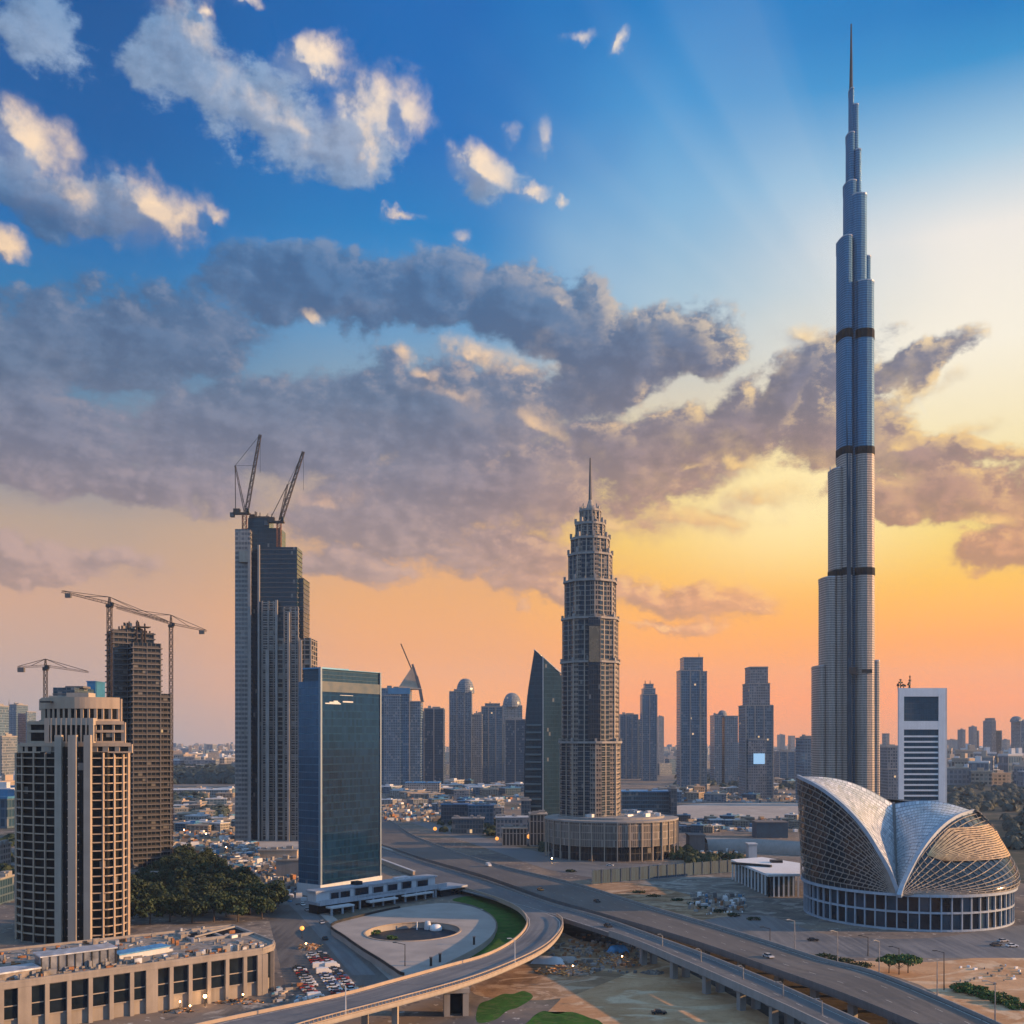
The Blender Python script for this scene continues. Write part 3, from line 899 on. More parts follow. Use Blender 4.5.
# ------------------------------------------------------------------ helpers for buildings
def rect(x0, x1, y0, y1): return [(x0, y0), (x1, y0), (x1, y1), (x0, y1)]
def offset_poly(P, d):
    n = len(P); out = []
    for i in range(n):
        a = Vector(P[i - 1]); b = Vector(P[i]); c = Vector(P[(i + 1) % n])
        e1 = (b - a).normalized(); e2 = (c - b).normalized()
        n1 = Vector((e1.y, -e1.x)); n2 = Vector((e2.y, -e2.x))
        k = n1 + n2
        k = k / max(k.dot(n1), .35)
        out.append((b.x + k.x * d, b.y + k.y * d))
    return out
def slabs(m, P, z0, z1, fh, out, th, mi):
    """thin floor edges all round an outline"""
    Q = offset_poly(P, out)
    z = z0
    while z + th < z1:
        m.prism(Q, z, z + th, mi, mi, bottom=True)
        z += fh
def fins(m, P, z0, z1, step, out, w, mi, edges=None):
    n = len(P)
    for i in (range(n) if edges is None else edges):
        a = Vector(P[i]); b = Vector(P[(i + 1) % n]); e = b - a; L = e.length
        if L < .5: continue
        e.normalize(); nn = Vector((e.y, -e.x))
        k = max(1, int(round(L / step)))
        for j in range(k + 1):
            p = a + e * (L * j / k) + nn * (out / 2 - .05)
            m.rbox(p.x, p.y, z0, w, out + .1, z1 - z0, atan2(e.y, e.x), mi)
def lathe_part(name, cx, cy, prof, mat, parent, n=24, smooth=True):
    m = MB(); m.lathe(cx, cy, prof, n)
    return m.build(name, mat, parent, smooth=smooth, weld=smooth)

# ================================================================== beige stepped tower
F_void = facade('void_glass', (.006, .008, .010), (.012, .013, .015), 2.4, 3.2, .05, .1, .4, 0, .7, blinds=.02, spec=.08)
Y0 = 396.0
t = thing('apartment_tower', 'beige concrete tower with stepped crown and dark gridded openings behind the podium', 'tower', (PX(73, 415), 415, 0))
bt = t
def bx(px, Y): return (PX(px, Y), Y)
front = [(15, 409), (19, 404), (38, 399), (58, 396.5), (73, 396), (88, 396.5), (108, 399), (123, 404), (129, 410)]
outl = [bx(*q) for q in front] + [(PX(127, 440), 440), (PX(20, 440), 440)]
zt = PZ(752, 400)
fl = 3.28
nfl = int(zt / fl)
m = MB(); m.prism(offset_poly(outl, -1.1), 0, zt, 0, 0); m.build('glazing', F_void, t)
for k in range(1, nfl + 1):
    m = MB(); m.prism(outl, k * fl - .2, k * fl + .2, 0, 0, bottom=True)
    m.build('floor_slab', M['stone'], t)
fp = [bx(*q) for q in front]
def on_front(px):
    for (a, ya), (b, yb) in zip(front, front[1:]):
        if a <= px <= b:
            y = lerp(ya, yb, (px - a) / (b - a)); return (PX(px, y), y)
for px, w in ((16, .8), (22, .5), (33.5, .42), (45, .42), (103, .42), (114, .42), (123, .5), (127.5, .8)):
    x, y = on_front(px); m = MB(); m.rbox(x, y + .35, 0, w, 1.3, zt - .3); m.build('column', M['stone'], t)
for px, w in ((59, 2.6), (73, 3.1), (88, 2.6)):
    x, y = on_front(px); m = MB(); m.rbox(x, y - .1, 0, w, 1.9, PZ(735, 396)); m.build('pier', M['concrete'], t)
for k in range(8):   # columns on the right-hand flank
    y = 414 + k * 3.6
    m = MB(); m.rbox(PX(129 - k * .25, y), y, 0, .7, .7, zt - .3); m.build('column', M['stone'], t)
# dark strips between the piers
for a, b in ((62.8, 69), (77.2, 84.2)):
    m = MB(); m.box(PX(a, 396), PX(b, 396), 396.2, 397.4, 0, PZ(747, 396), 0); m.build('window_strip', F_void, t)
# parapet band, upper tiers
def tier(p0, p1, ytop, ybot, Yf, dep, bands, posts, curve=3.0):
    """concrete tier: dark glass core, solid bands at the given rows, posts between"""
    n = 16
    P = [(PX(lerp(p0, p1, k / n), Yf), Yf + curve * (2 * k / n - 1) ** 2) for k in range(n + 1)] + [(PX(p1 - 1.5, Yf + dep), Yf + dep), (PX(p0 + 4, Yf + dep), Yf + dep)]
    z0, z1 = PZ(ybot, Yf), PZ(ytop, Yf)
    m = MB(); m.prism(offset_poly(P, -.7), z0, z1 - .3, 0, 0); m.build('glazing', F_void, t)
    for a, b in bands:
        m = MB(); m.prism(P, PZ(b, Yf), PZ(a, Yf), 0, 0, bottom=True); m.build('wall_band', M['stone'], t)
    Q = MB()
    for px, w in posts:
        k = (px - p0) / (p1 - p0)
        y = Yf + curve * (2 * k - 1) ** 2
        Q.rbox(PX(px, Yf), y + .8, z0, w, .9, z1 - z0 - .5)
    if posts: Q.build('mullions', M['stone'], t)
    for k in range(5):
        f = k / 4; y = Yf + curve + 1 + f * (dep - curve - 2)
        Q = MB(); Q.rbox(PX(p1 - 1.5 * f, y) - .35, y, z0, .8, 1.0, z1 - z0 - .02); Q.build('column', M['stone'], t)
tier(16, 128, 743, 753, 399, 38, [(743, 746.5), (751.5, 753)], [(16, 2), (23, 1.2), (32, 1.4), (42, 1.6), (47, 1.6), (60, 2), (67, 2), (76, 2), (88, 2), (94, 2.0), (104, 2.2), (115, 1.8), (127, 1.5)])
tier(24, 121, 721, 743, 402, 34, [(721, 724.5), (730, 732.5), (741, 743)], [(25, 1.6), (45, 1.6), (93, 1.6), (100, .8), (111, .8), (120, 1.6)])
tier(35, 114, 697, 722, 405, 28, [(697, 708.5), (719, 722)], [(35, 1.0)] + [(lerp(38, 112, k / 12), .8 + .35 * (k % 2)) for k in range(13)] + [(114, 1.0)], 6.0)
# flush centre piece that rises through the upper tiers
zc0, zc1 = PZ(751, 400), PZ(718, 400)
m = MB(); m.box(PX(49.5, 400), PX(88, 400), 400.6, 404, zc0, zc1 - .4, 0); m.build('glazing', F_void, t)
for a, b in ((718, 725), (741.5, 747), (751.5, 753.5)):
    m = MB(); m.box(PX(45, 400), PX(93, 400), 399.9, 404.2, PZ(b, 400), PZ(a, 400)); m.build('wall_band', M['concrete'], t)
m = MB()
for px, w in ((46.8, 1.8), (51, .5), (56, .5), (61, .5), (66, .5), (71, .5), (76, .5), (81, .5), (86, .5), (91.2, 1.8)):
    m.rbox(PX(px, 400), 400.3, zc0, w, 1.0, zc1 - zc0)
m.build('mullions', M['concrete'], t)
m = MB(); m.box(PX(40.5, 405), PX(51, 405), 404.45, 407, PZ(702.5, 405), PZ(701, 405)); m.build('dark_sign', M['black_metal'], t)
m = MB(); m.rbox(PX(79, 418), 420, PZ(697, 405), 9, 7, 2.2); m.rbox(PX(60, 418), 424, PZ(697, 405), 12, 6, 1.2); m.build('roof_plant', M['concrete'], t)

# blue blocks seen over its roof
t = thing('office_block', 'dark blue glazed block peeping over the roof of the beige stepped tower', 'building', (PX(72, 560), 570, 0))
x0, x1 = span(53, 94, 560, 26)
m = MB(); P = rect(x0, x1, 560, 586); m.prism(P, 0, PZ(687.5, 560), 0, 1); slabs(m, P, 80, PZ(687.5, 560), 3.4, .3, .5, 1)
m.build('facade', [facade('navy_glass', (.02, .05, .08), (.05, .08, .11), 2.4, 3.4), M['concrete_dark']], t)
m = MB(); m.box(x0 + 4, x0 + 14, 566, 576, PZ(687.5, 560), PZ(685.5, 560)); m.build('roof_plant', M['concrete_dark'], t)
t = thing('office_block', 'small bright blue clad box standing left of the nearer crane mast', 'building', (PX(96, 590), 600, 0))
x0, x1 = span(87, 105, 590, 14)
m = MB(); m.box(x0, x1, 590, 604, 0, PZ(682, 590)); m.build('facade', facade('sky_panel', (.045, .19, .34), (.05, .21, .37), 3, 3, .04, .05, .3, .1, .12, .4, blinds=0), t)
m = MB(); m.box(x0 - .3, x1 + .3, 589.7, 604.3, PZ(682, 590), PZ(682, 590) + .6); m.build('parapet', M['blue_cladding'], t)

# ================================================================== dark tower under construction, with tower cranes
F_dark = facade('dark_balcony', (.007, .013, .02), (.055, .052, .052), 2.6, 3.3, .16, .3, .2, 0, .5, blinds=.05, lit=.0015)
t = thing('apartment_tower', 'dark unfinished tower with close balcony bands and ragged top, between two crane masts', 'tower', (PX(138, 640), 640, 0))
Yd = 622.0
def rotpoly(cx, cy, sx, sy, a):
    c, s = cos(a), sin(a)
    return [(cx + x * c - y * s, cy + x * s + y * c) for x, y in ((-sx / 2, -sy / 2), (sx / 2, -sy / 2), (sx / 2, sy / 2), (-sx / 2, sy / 2))]
for nm, pc, sx, sy, yt, cy in (('left_wing', 124, 16, 20, 631, 640), ('right_wing', 144, 16, 16, 644, 634), ('low_wing', 155, 15, 16, 694, 640), ('centre', 139, 13, 20, 634, 646)):
    P = rotpoly(PX(pc, cy), cy, sx, sy, radians(32))
    z1 = PZ(yt, cy)
    m = MB(); m.prism(P, 0, z1, 0, 1); slabs(m, P, 6, z1, 3.3, 1.2, .6, 1)
    fins(m, P, 0, z1, 8.0, .5, .45, 1)
    m.build(nm, [F_dark, M['concrete_dark']], t)
m = MB()
cz = PZ(631, 640)
for k in range(26):
    a = random.uniform(-9, 9); b = random.uniform(-8, 8); h = random.uniform(1, 6.5)
    m.rbox(PX(136, 640) + a, 640 + b, cz - 8, .8, .8, 8 + h * (1 if a < 3 else .2))
for k in range(6):
    m.rbox(PX(138, 640) + random.uniform(-6, 6), 638, cz - 6 + k * 1.6, 9, 8, .4, radians(32))
m.build('unfinished_floors', M['crane_steel'], t)
m = MB(); m.rbox(PX(127, 640), 642, cz, 7, 7, 3.0, .5); m.rbox(PX(127, 640), 642, cz + 3, 4, 4, 2.2, .5); m.build('roof_house', M['stone'], t)

def hammerhead(label, px, Y, ytop, jib_l, jib_r, yl, yr, mast_w, apex, group=None, cab=True):
    """tower crane with a level jib: jib ends given as picture columns/rows at the mast's distance"""
    x = PX(px, Y); zt = PZ(ytop, Y); za = PZ(apex, Y)
    t = thing('tower_crane', label, 'crane', (x, Y, 0), group)
    m = MB(); m.truss((x, Y, 0), (x, Y, zt), mast_w, int(zt / mast_w / 1.1)); m.build('mast', M['crane_steel'], t)
    m = MB(); m.rbox(x, Y, zt - .8, mast_w * 1.5, mast_w * 1.5, 1.6); m.build('slewing_ring', M['crane_steel'], t)
    m = MB(); m.truss((x, Y, zt + .8), (x, Y, za), mast_w * .7, 5, w2=mast_w * .3); m.build('tower_top', M['crane_steel'], t)
    L = Vector((PX(jib_l, Y), Y - 6, PZ(yl, Y))); R = Vector((PX(jib_r, Y), Y + 6, PZ(yr, Y)))
    c = Vector((x, Y, zt + 1.6))
    m = MB(); m.truss(c, L, mast_w * .62, max(6, int((L - c).length / 2.2)), h=mast_w * .7, w2=mast_w * .4); m.build('jib' if (L - c).length > (R - c).length else 'counter_jib', M['crane_steel'], t)
    m = MB(); m.truss(c, R, mast_w * .62, max(6, int((R - c).length / 2.2)), h=mast_w * .7, w2=mast_w * .4); m.build('counter_jib' if (L - c).length > (R - c).length else 'jib', M['crane_steel'], t)
    m = MB()
    ap = Vector((x, Y, za))
    for e, f in ((L, .97), (L, .5), (R, .97), (R, .5)):
        m.bar(ap, c.lerp(e, f) + Vector((0, 0, mast_w * .3)), .28)
    m.build('pendant_lines', M['black_metal'], t)
    s = L if (L - c).length < (R - c).length else R
    m = MB(); q = c.lerp(s, .86); m.rbox(q.x, q.y, q.z - 2.6, 3.2, 1.6, 2.4); m.build('counterweight', M['concrete_dark'], t)
    m = MB(); m.rbox(x + mast_w * .9, Y - mast_w * .6, zt - .2, 1.5, 1.6, 2.1); m.build('cab', M['dark_glass'], t)
    return t
hammerhead('tall tower crane left of the dark unfinished tower, its jib sloping down rightward', 109.5, 590, 606, 66, 165, 593, 621, 2.2, 597)
hammerhead('thin tower crane on the right of the dark unfinished tower', 171, 640, 626, 120, 204, 609, 630, 1.9, 615)
hammerhead('small tower crane with short level jib above the beige tower roof', 45.5, 520, 669, 23, 84, 668, 671.5, 1.5, 659)

# ================================================================== tall unfinished tower with luffing cranes
F_steel = facade('steel_band', (.022, .036, .05), (.15, .15, .155), 2.7, 3.7, .13, .34, .12, .1, .5, blinds=.14)
F_grid = facade('open_grid', (.02, .024, .03), (.24, .225, .21), 4.2, 3.7, .2, .24, .2, 0, .6, blinds=.15, lit=.002)
F_skin = facade('dark_skin', (.012, .034, .055), (.025, .055, .08), 1.6, 3.7, .08, .16, .06, .0, .3, .14, .0, blinds=.02, bump=.08)
F_pan = facade('pale_panelling', (.12, .13, .14), (.24, .235, .23), 2.4, 3.7, .1, .45, .2, .1, .3, blinds=.05)
Yh = 800.0
t = thing('skyscraper', 'tallest unfinished tower at left, stepped, with two raised cranes on top', 'tower', (PX(272, 830), 830, 0))
def blockpx(mb, p0, p1, yt, Y, d, mi=0, cap=1, z0=0.0, slope=None):
    x0, x1 = PX(p0, Y), PX(p1, Y)
    if p1 > 309: x1 = span(p0, p1, Y, d)[1]
    z1 = PZ(yt, Y)
    mb.prism(rect(x0, x1, Y, Y + d), z0, z1, mi, cap, bottom=z0 > 0)
    return rect(x0, x1, Y, Y + d), z1
for nm, p0, p1, yt, Y, d, mats in (
        ('left_shaft', 235, 250, 529, 800, 30, [F_pan, M['concrete_dark']]),
        ('core', 247, 280, 528, 806, 20, [F_skin, M['concrete_dark']]),
        ('cap', 248, 269, 518, 812, 16, [F_skin, M['concrete_dark']]),
        ('middle_shaft', 258, 297, 547, 798, 20, [F_skin, M['concrete_dark']]),
        ('right_shaft', 283, 309.5, 578, 803, 24, [F_skin, M['concrete_dark']]),
        ('lower_shaft', 277, 316.5, 638, 795, 24, [F_grid, M['concrete']])):
    m = MB(); P, z1 = blockpx(m, p0, p1, yt, Y, d)
    if nm in ('right_shaft', 'middle_shaft'):
        slabs(m, P, PZ(640, Y), z1, 3.7, .35, .5, 1)
    if nm == 'lower_shaft':
        slabs(m, P, 4, z1, 3.7, .7, .45, 1); fins(m, P, 0, z1, 8.5, .75, .8, 1, edges=(0, 1))
    m.build(nm, mats, t)
m = MB()
for a, b, yt, Y in ((262, 276, 601, 796.4), (284, 298, 607, 794.2)):
    x0, x1 = PX(a, Y), PX(b, Y); P = rect(x0, x1, Y, Y + 3); m.prism(P, 0, PZ(yt, Y), 0, 1); slabs(m, P, 6, PZ(yt, Y), 3.7, .5, .5, 1); fins(m, P, 0, PZ(yt, Y), 5, .5, .6, 1, edges=(0,))
m.build('open_bays', [F_grid, M['concrete_grey']], t)
for px, w, yt, Y in ((249.6, 2.2, 545, 796), (267.5, 2.6, 650, 794), (276.5, 1.8, 600, 793.2), (258.8, 1.4, 545, 797), (288.5, 1.6, 612, 792.4), (301, 1.4, 640, 793)):
    m = MB(); m.rbox(PX(px, Y), Y, 0, w, 2.0, PZ(yt, Y)); m.build('rib', M['concrete_grey'], t)
m = MB(); m.box(PX(239, 796), PX(249, 796), 796.5, 799.8, PZ(562, 797), PZ(551, 797)); m.build('pale_cladding_patch', M['concrete'], t)
m = MB()
zt = PZ(518, 812)
for k in range(34):
    x = PX(random.uniform(249, 271), 818); y = random.uniform(813, 834)
    m.rbox(x, y, zt, random.uniform(.3, .9), .5, random.choice([1, 2, 2.5, 4, 6]))
m.rbox(PX(262, 818), 820, zt, 14, 14, 1.6); m.rbox(PX(252, 818), 820, zt, 4, 5, 4.2)
m.build('rooftop_clutter', M['crane_steel'], t)

def luffer(label, px, Y, ybase, yplat, jx, jy, bx_, by, group=None):
    x = PX(px, Y); zb = PZ(ybase, Y); zp = PZ(yplat, Y)
    t = thing('luffing_crane', label, 'crane', (x, Y, zb), group)
    m = MB(); m.truss((x, Y, zb), (x, Y, zp), 3.0, 9); m.build('mast', M['crane_red'], t)
    m = MB(); m.rbox(x - 2.5, Y, zp, 13, 4, 1.4); m.rbox(x - 6, Y, zp + 1.4, 5, 3.4, 3.0); m.build('machinery_deck', M['crane_steel'], t)
    m = MB(); m.rbox(x + 3.2, Y - 2.4, zp + 1.4, 2, 2, 2.6); m.build('cab', M['dark_glass'], t)
    J = Vector((PX(jx, Y), Y - 4, PZ(jy, Y))); c = Vector((x + 1.5, Y, zp + 2))
    m = MB(); m.truss(c, J, 2.6, 22, w2=1.6); m.build('jib', M['crane_steel'], t)
    B = Vector((PX(bx_, Y), Y + 2, PZ(by, Y)))
    m = MB(); m.truss((x + .5, Y, zp + 1.4), B, 1.5, 12, w2=.9); m.bar((x - 7, Y, zp + 3), B, .5); m.build('back_mast', M['crane_steel'], t)
    m = MB(); m.bar(B, J, .22); m.bar(B + Vector((.5, 0, 0)), c.lerp(J, .6), .2); m.bar(J, J + Vector((0, 0, -30)), .2); m.build('rope', M['black_metal'], t)
    m = MB(); m.rbox(x - 9.5, Y, zp - 2.0, 3, 3.6, 3.4); m.build('counterweight', M['concrete_dark'], t)
luffer('luffing crane with jib raised steeply, left one on the tallest unfinished tower', 244.5, 804, 556, 514.5, 261.5, 436, 234.5, 465)
luffer('luffing crane with jib leaning right, right one on the tallest unfinished tower', 279, 801, 548, 523, 304.5, 453, 287, 484)

# ================================================================== dark blue glass slab tower
M['slate_edge'] = plain('slate_edge', (.13, .19, .25), .5, .1, var=.1, scale=.2)
F_curtain = facade('navy_curtain', (.004, .020, .052), (.008, .032, .068), 1.5, 3.9, .04, .16, .07, .0, .45, .07, .0, blinds=.0, bump=.0, wav=.0, spec=.35)
F_side = facade('pale_curtain', (.030, .085, .15), (.05, .12, .18), 1.5, 3.9, .06, .14, .08, .3, .25, .3, .2, blinds=.01, bump=.08, wav=.15)
t = thing('office_tower', 'dark blue glass slab tower with pale corner edges, rising behind the white terrace', 'tower', (-85, 545, 0))
A = (PX(320.5, 515), 515.0); B = (PX(380.5, 551), 551.0)
e = Vector((B[0] - A[0], B[1] - A[1])); L = e.length; e.normalize(); nn = Vector((-e.y, e.x))   # nn points back
W = 16.0
C_ = (B[0] + nn.x * W, B[1] + nn.y * W); D_ = (A[0] + nn.x * W, A[1] + nn.y * W)
ztop = PZ(667, 515); zs = PZ(691, 515)
def along(u, w):   # u along the front, w back from it
    return (A[0] + e.x * u + nn.x * w, A[1] + e.y * u + nn.y * w)
zl = PZ(681.5, 520)
m = MB(); m.prism([along(0, 0), along(L, 0), along(L, W), along(0, W)], 1, zl, 0, 1, wm=[0, 0, 1, 1]); m.build('curtain_wall', [F_curtain, F_side], t)
m = MB(); P = [along(.6, .5), along(L, .5), along(L, W - 3), along(.6, W - 3)]
m.prism(P, zl + .01, ztop - .8, 0, 1); m.build('crown_glazing', [facade('crown_glass', (.016, .05, .08), (.03, .07, .10), 1.0, 2.0, .12, .12, .12, .2, .3, blinds=0), M['concrete_dark']], t)
m = MB(); P = [along(0, -.25), along(L, -.25), along(L, .45), along(0, .45)]
m.prism(P, zs - .2, zl, 0, 0, bottom=True); m.build('crown_band', plain('blue_spandrel', (.014, .045, .075), .5, .0, var=.12, scale=.2), t)
for u, w, z1 in ((-.4, 1.1, ztop), (L - .7, .9, ztop - .5)):
    m = MB(); m.prism([along(u, -.5), along(u + w, -.5), along(u + w, 1.0), along(u, 1.0)], 0, z1, 0, 0); m.build('corner_edge', M['slate_edge'], t)
m = MB(); P = [along(0, -.3), along(L * .45, -.3), along(L * .45, W - 3), along(0, W - 3)]; m.prism(P, ztop - .79, ztop, 0, 0)
P = [along(L * .45, -.2), along(L, -.2), along(L, W - 3), along(L * .45, W - 3)]; m.prism(P, ztop - .79, ztop - .5, 0, 0); m.build('roof_edge', M['blue_cladding'], t)
m = MB()
zz = PZ(704, 520)
for u0, u1, a, b in ((3, 14, 0, .6), (6, 13, .6, 1.2), (9, 12, 1.2, 1.8), (15.5, 23, 1.1, 1.8), (13.5, 23, 4.6, 4.85)):
    P = [along(u0, -.3), along(u1, -.3), along(u1, -.02), along(u0, -.02)]; m.prism(P, zz + a, zz + b - .02, 0, 0, bottom=True)
m.build('sign', M['pale_panel'], t)
m = MB(); P = [along(-.8, -.8), along(L + .4, -.8), along(L + .4, W + .4), along(-.8, W + .4)]; m.prism(P, 0, 6, 0, 0); m.build('plinth', M['pale_panel'], t)

# ================================================================== ribbed stone tower with needle spire
t = thing('skyscraper', 'tapering ribbed grey tower with ledges and needle spire, on the round podium', 'tower', (PX(590, 700), 700, 0))
pt = t
Yp = 700.0; xc = PX(590.3, Yp)
F_rib = facade('ribbed_stone', (.008, .016, .026), (.22, .19, .165), 1.7, 3.3, .26, .34, .15, 0, .5, blinds=.05, lit=.0015)
F_strip = facade('glass_strip', (.006, .02, .036), (.03, .05, .07), 1.6, 3.3, .12, .14, .08, .2, .4, blinds=.03)
def star(hw, n=16, amp=.055):
    P = []
    for k in range(n * 2):
        a = 2 * pi * (k + .5) / (n * 2) - pi / 2
        r = hw * (1.0 if (k // 2) % 2 == 0 else 1 - amp * 1.6)
        P.append((xc + r * cos(a), Yp + r * sin(a)))
    return P
tiers = [(30.5, 830, 742), (28.8, 741.5, 663), (27.8, 662.5, 620), (25.6, 619.5, 583), (21.8, 582.5, 556), (19.2, 555.5, 540), (14.6, 539.5, 525), (10.4, 524.5, 511)]
for i, (hwp, y0, y1) in enumerate(tiers):
    hw = hwp / FPX * Yp
    P = star(hw)
    z0, z1 = PZ(y0, Yp), PZ(y1, Yp)
    m = MB()
    wm = [0, 1, 1, 0] if hwp > 18 else [0, 1, 0, 1]
    m.prism(P, z0, z1, 0, 2, wm=wm)
    slabs(m, P, z0 + 1, z1, 3.3, .22, .36, 2)
    for k in range(0, len(P), 2):
        a = P[k]; m.rbox(a[0], a[1], z0, .75, .75, z1 - z0 + random.choice([1.0, 1.8, 2.6]), atan2(a[1] - Yp, a[0] - xc), 3)
    m.build('tier', [F_rib, F_strip, M['concrete_grey'], M['concrete']], t)
    m = MB(); ow = 1.3 if i < 4 else .7
    m.prism(star(hw + ow, amp=.03), z1 - .9, z1 + .55, 0, 0, bottom=True); m.build('ledge', M['concrete_grey'], t)
    if i < 7:
        m = MB()
        Q = star(hw + .2)
        for k in range(0, len(Q), 4):
            a = Q[k]; m.rbox(a[0], a[1], z1 + .55, 1.5, 1.5, 3.2 if i > 2 else 2.0, atan2(a[1] - Yp, a[0] - xc))
        m.build('corner_turrets', M['concrete_grey'], t)
hw = 28.8 / FPX * Yp
m = MB(); yf = Yp - hw - .3
m.box(PX(588.5, yf), PX(600, yf), yf - .6, yf + 3, PZ(742, yf), PZ(617, yf), 0); m.build('centre_glazing', F_strip, t)
m = MB(); m.box(PX(589, yf), PX(599.5, yf), yf - .95, yf - .62, PZ(662, yf), PZ(626, yf), 0)
m.build('bronze_panel', plain('bronze_panel', (.20, .135, .085), .25, .55, var=.2, scale=.2), t)
zc = PZ(511, Yp)
m = MB(); m.tube((xc, Yp, zc), (xc, Yp, PZ(500, Yp)), 3.4, 1.2, 10)
for k in range(10):
    a = 2 * pi * k / 10; m.bar((xc + 5.5 * cos(a), Yp + 5.5 * sin(a), zc), (xc + 4.8 * cos(a), Yp + 4.8 * sin(a), zc + random.uniform(2, 5.5)), .7)
m.build('crown', M['concrete_grey'], t)
m = MB(); m.tube((xc, Yp, PZ(503, Yp)), (xc, Yp, PZ(458, Yp)), 1.25, .5, 8); m.build('spire', M['concrete_dark'], t)

# its round podium
t = thing('podium_building', 'round stone and glass podium with dark ground floor under the ribbed tower', 'building', (PX(610, 700), 700, 0))
cxp, cyp = PX(612, 695), 700.0
F_pod = facade('podium_screen', (.10, .095, .09), (.27, .245, .22), 1.25, 4.6, .26, .12, .3, 0, .45, blinds=.1)
def ell(rx, ry, n=48, cx=cxp, cy=cyp): return [(cx + rx * cos(2 * pi * k / n - pi / 2), cy + ry * sin(2 * pi * k / n - pi / 2)) for k in range(n)]
ztp = 25.0
m = MB(); m.prism(ell(44.5, 40), 9.5, ztp, 0, 1, bottom=True); m.build('screen_wall', [F_pod, M['concrete_grey']], t, smooth=False)
m = MB(); m.prism(ell(42.0, 37.5), 0, 9.5, 0); m.build('ground_floor', facade('shopfront', (.012, .015, .02), (.05, .05, .05), 3, 4.7, .1, .1, .1, 0, .5, blinds=.08), t)
m = MB(); m.prism(ell(45.6, 41.1), ztp + .01, ztp + 1.2, 0, 0, bottom=True); m.build('cornice', M['concrete_grey'], t)
m = MB(); m.prism(ell(36, 32), ztp + 1.21, ztp + 2.6, 0, 0); m.build('roof_terrace', M['concrete_grey'], t)
for k in range(17):
    a = -pi * (k + .5) / 17
    x, y = cxp + 45.0 * cos(a), cyp + 40.5 * sin(a)
    m = MB(); m.rbox(x, y, 0, .5 if k % 4 else 1.4, .6, ztp, a); m.build('column', M['concrete'], t)
m = MB()
for k in range(26):
    a = random.uniform(0, 2 * pi); r = random.uniform(.55, .95)
    m.rbox(cxp + 35 * r * cos(a), cyp + 31 * r * sin(a), ztp + 2.61, random.uniform(2, 6), random.uniform(2, 5), random.uniform(.6, 2.2), a)
m.build('roof_plant', M['silver'], t)

# ================================================================== blade tower
F_blade = facade('blade_glass', (.010, .040, .065), (.018, .055, .085), 1.6, 3.8, .06, .2, .06, .0, .3, .12, .0, blinds=.0, bump=.06)
t = thing('office_tower', 'dark blue blade shaped tower with curved pointed top, left of the ribbed tower', 'tower', (PX(545, 900), 915, 0))
Yb = 890.0
def blade_outline():
    pts = [(524, 830)]
    for y, x in ((760, 524.2), (720, 525.5), (690, 528), (668, 531.5), (649.5, 534.5)): pts.append((x, y))
    for x, y in ((541, 655), (548, 661.5), (555, 667.5), (562, 673)): pts.append((x, y))
    pts.append((564, 830))
    return pts
O = [(PX(x, Yb), PZ(y, Yb)) for x, y in blade_outline()]
m = MB()
xs = PX(543, Yb)   # fold between the two faces
n = len(O)
def ydep(x): return Yb + abs(x - xs) * (.25 if x < xs else .45)
# front faces cut into strips by height
zs_ = [0] + [PZ(y, Yb) for y in range(820, 648, -6)]
def xl(z):
    c = sorted([(zz, x) for x, zz in O[:6]]); return pl(c, z)
def xr(z):
    c = sorted([(zz, x) for x, zz in O[5:]]); return pl(c, z)
zm = max(z for _, z in O)
zl_ = [z for z in zs_ if z < zm - 1] + [zm - .3]
for za, zb in zip(zl_, zl_[1:]):
    rows = []
    for z in (za, zb):
        a = xl(z); b = xr(z); mid = min(max(xs, a + .1), b - .1)
        rows.append((a, mid, b, z))
    (a0, m0, b0, z0), (a1, m1, b1, z1) = rows
    m.face([(a0, ydep(a0), z0), (m0, ydep(m0), z0), (m1, ydep(m1), z1), (a1, ydep(a1), z1)], 0, [(a0, z0), (m0, z0), (m1, z1), (a1, z1)])
    m.face([(m0, ydep(m0), z0), (b0, ydep(b0), z0), (b1, ydep(b1), z1), (m1, ydep(m1), z1)], 1, [(m0, z0), (b0, z0), (b1, z1), (m1, z1)])
    for x0_, x1_ in ((a0, a1), (b0, b1)):
        q = [(x0_, ydep(x0_), z0), (x1_, ydep(x1_), z1), (x1_, Yb + 34, z1), (x0_, Yb + 34, z0)]
        m.face(q, 0, [(0, z0), (0, z1), (30, z1), (30, z0)])
    m.face([(a0, Yb + 34, z0), (a1, Yb + 34, z1), (b1, Yb + 34, z1), (b0, Yb + 34, z0)], 0, [(a0, z0), (a1, z1), (b1, z1), (b0, z0)])
m.build('curtain_wall', [F_blade, F_skin], t)
m = MB()
for k in range(14):
    z = PZ(822 - k * 7.4, Yb); a = xl(z) + 1
    m.box(a, xs - 1.5, Yb + .2 - .9, Yb + 4, z, z + 1.5)
m.build('ledges', plain('blue_ledge', (.05, .11, .15), .4, .2, var=.1), t)
m = MB()
for (x0_, z0), (x1_, z1) in zip(O[5:9], O[6:10]):
    m.bar((x0_, Yb + 5, z0), (x1_, Yb + 8, z1), 2.2, 1.0)
m.bar((xs, Yb - .2, 0), (xs, Yb - .2, PZ(657, Yb)), .7)
m.build('edge_trim', M['pale_panel'], t)

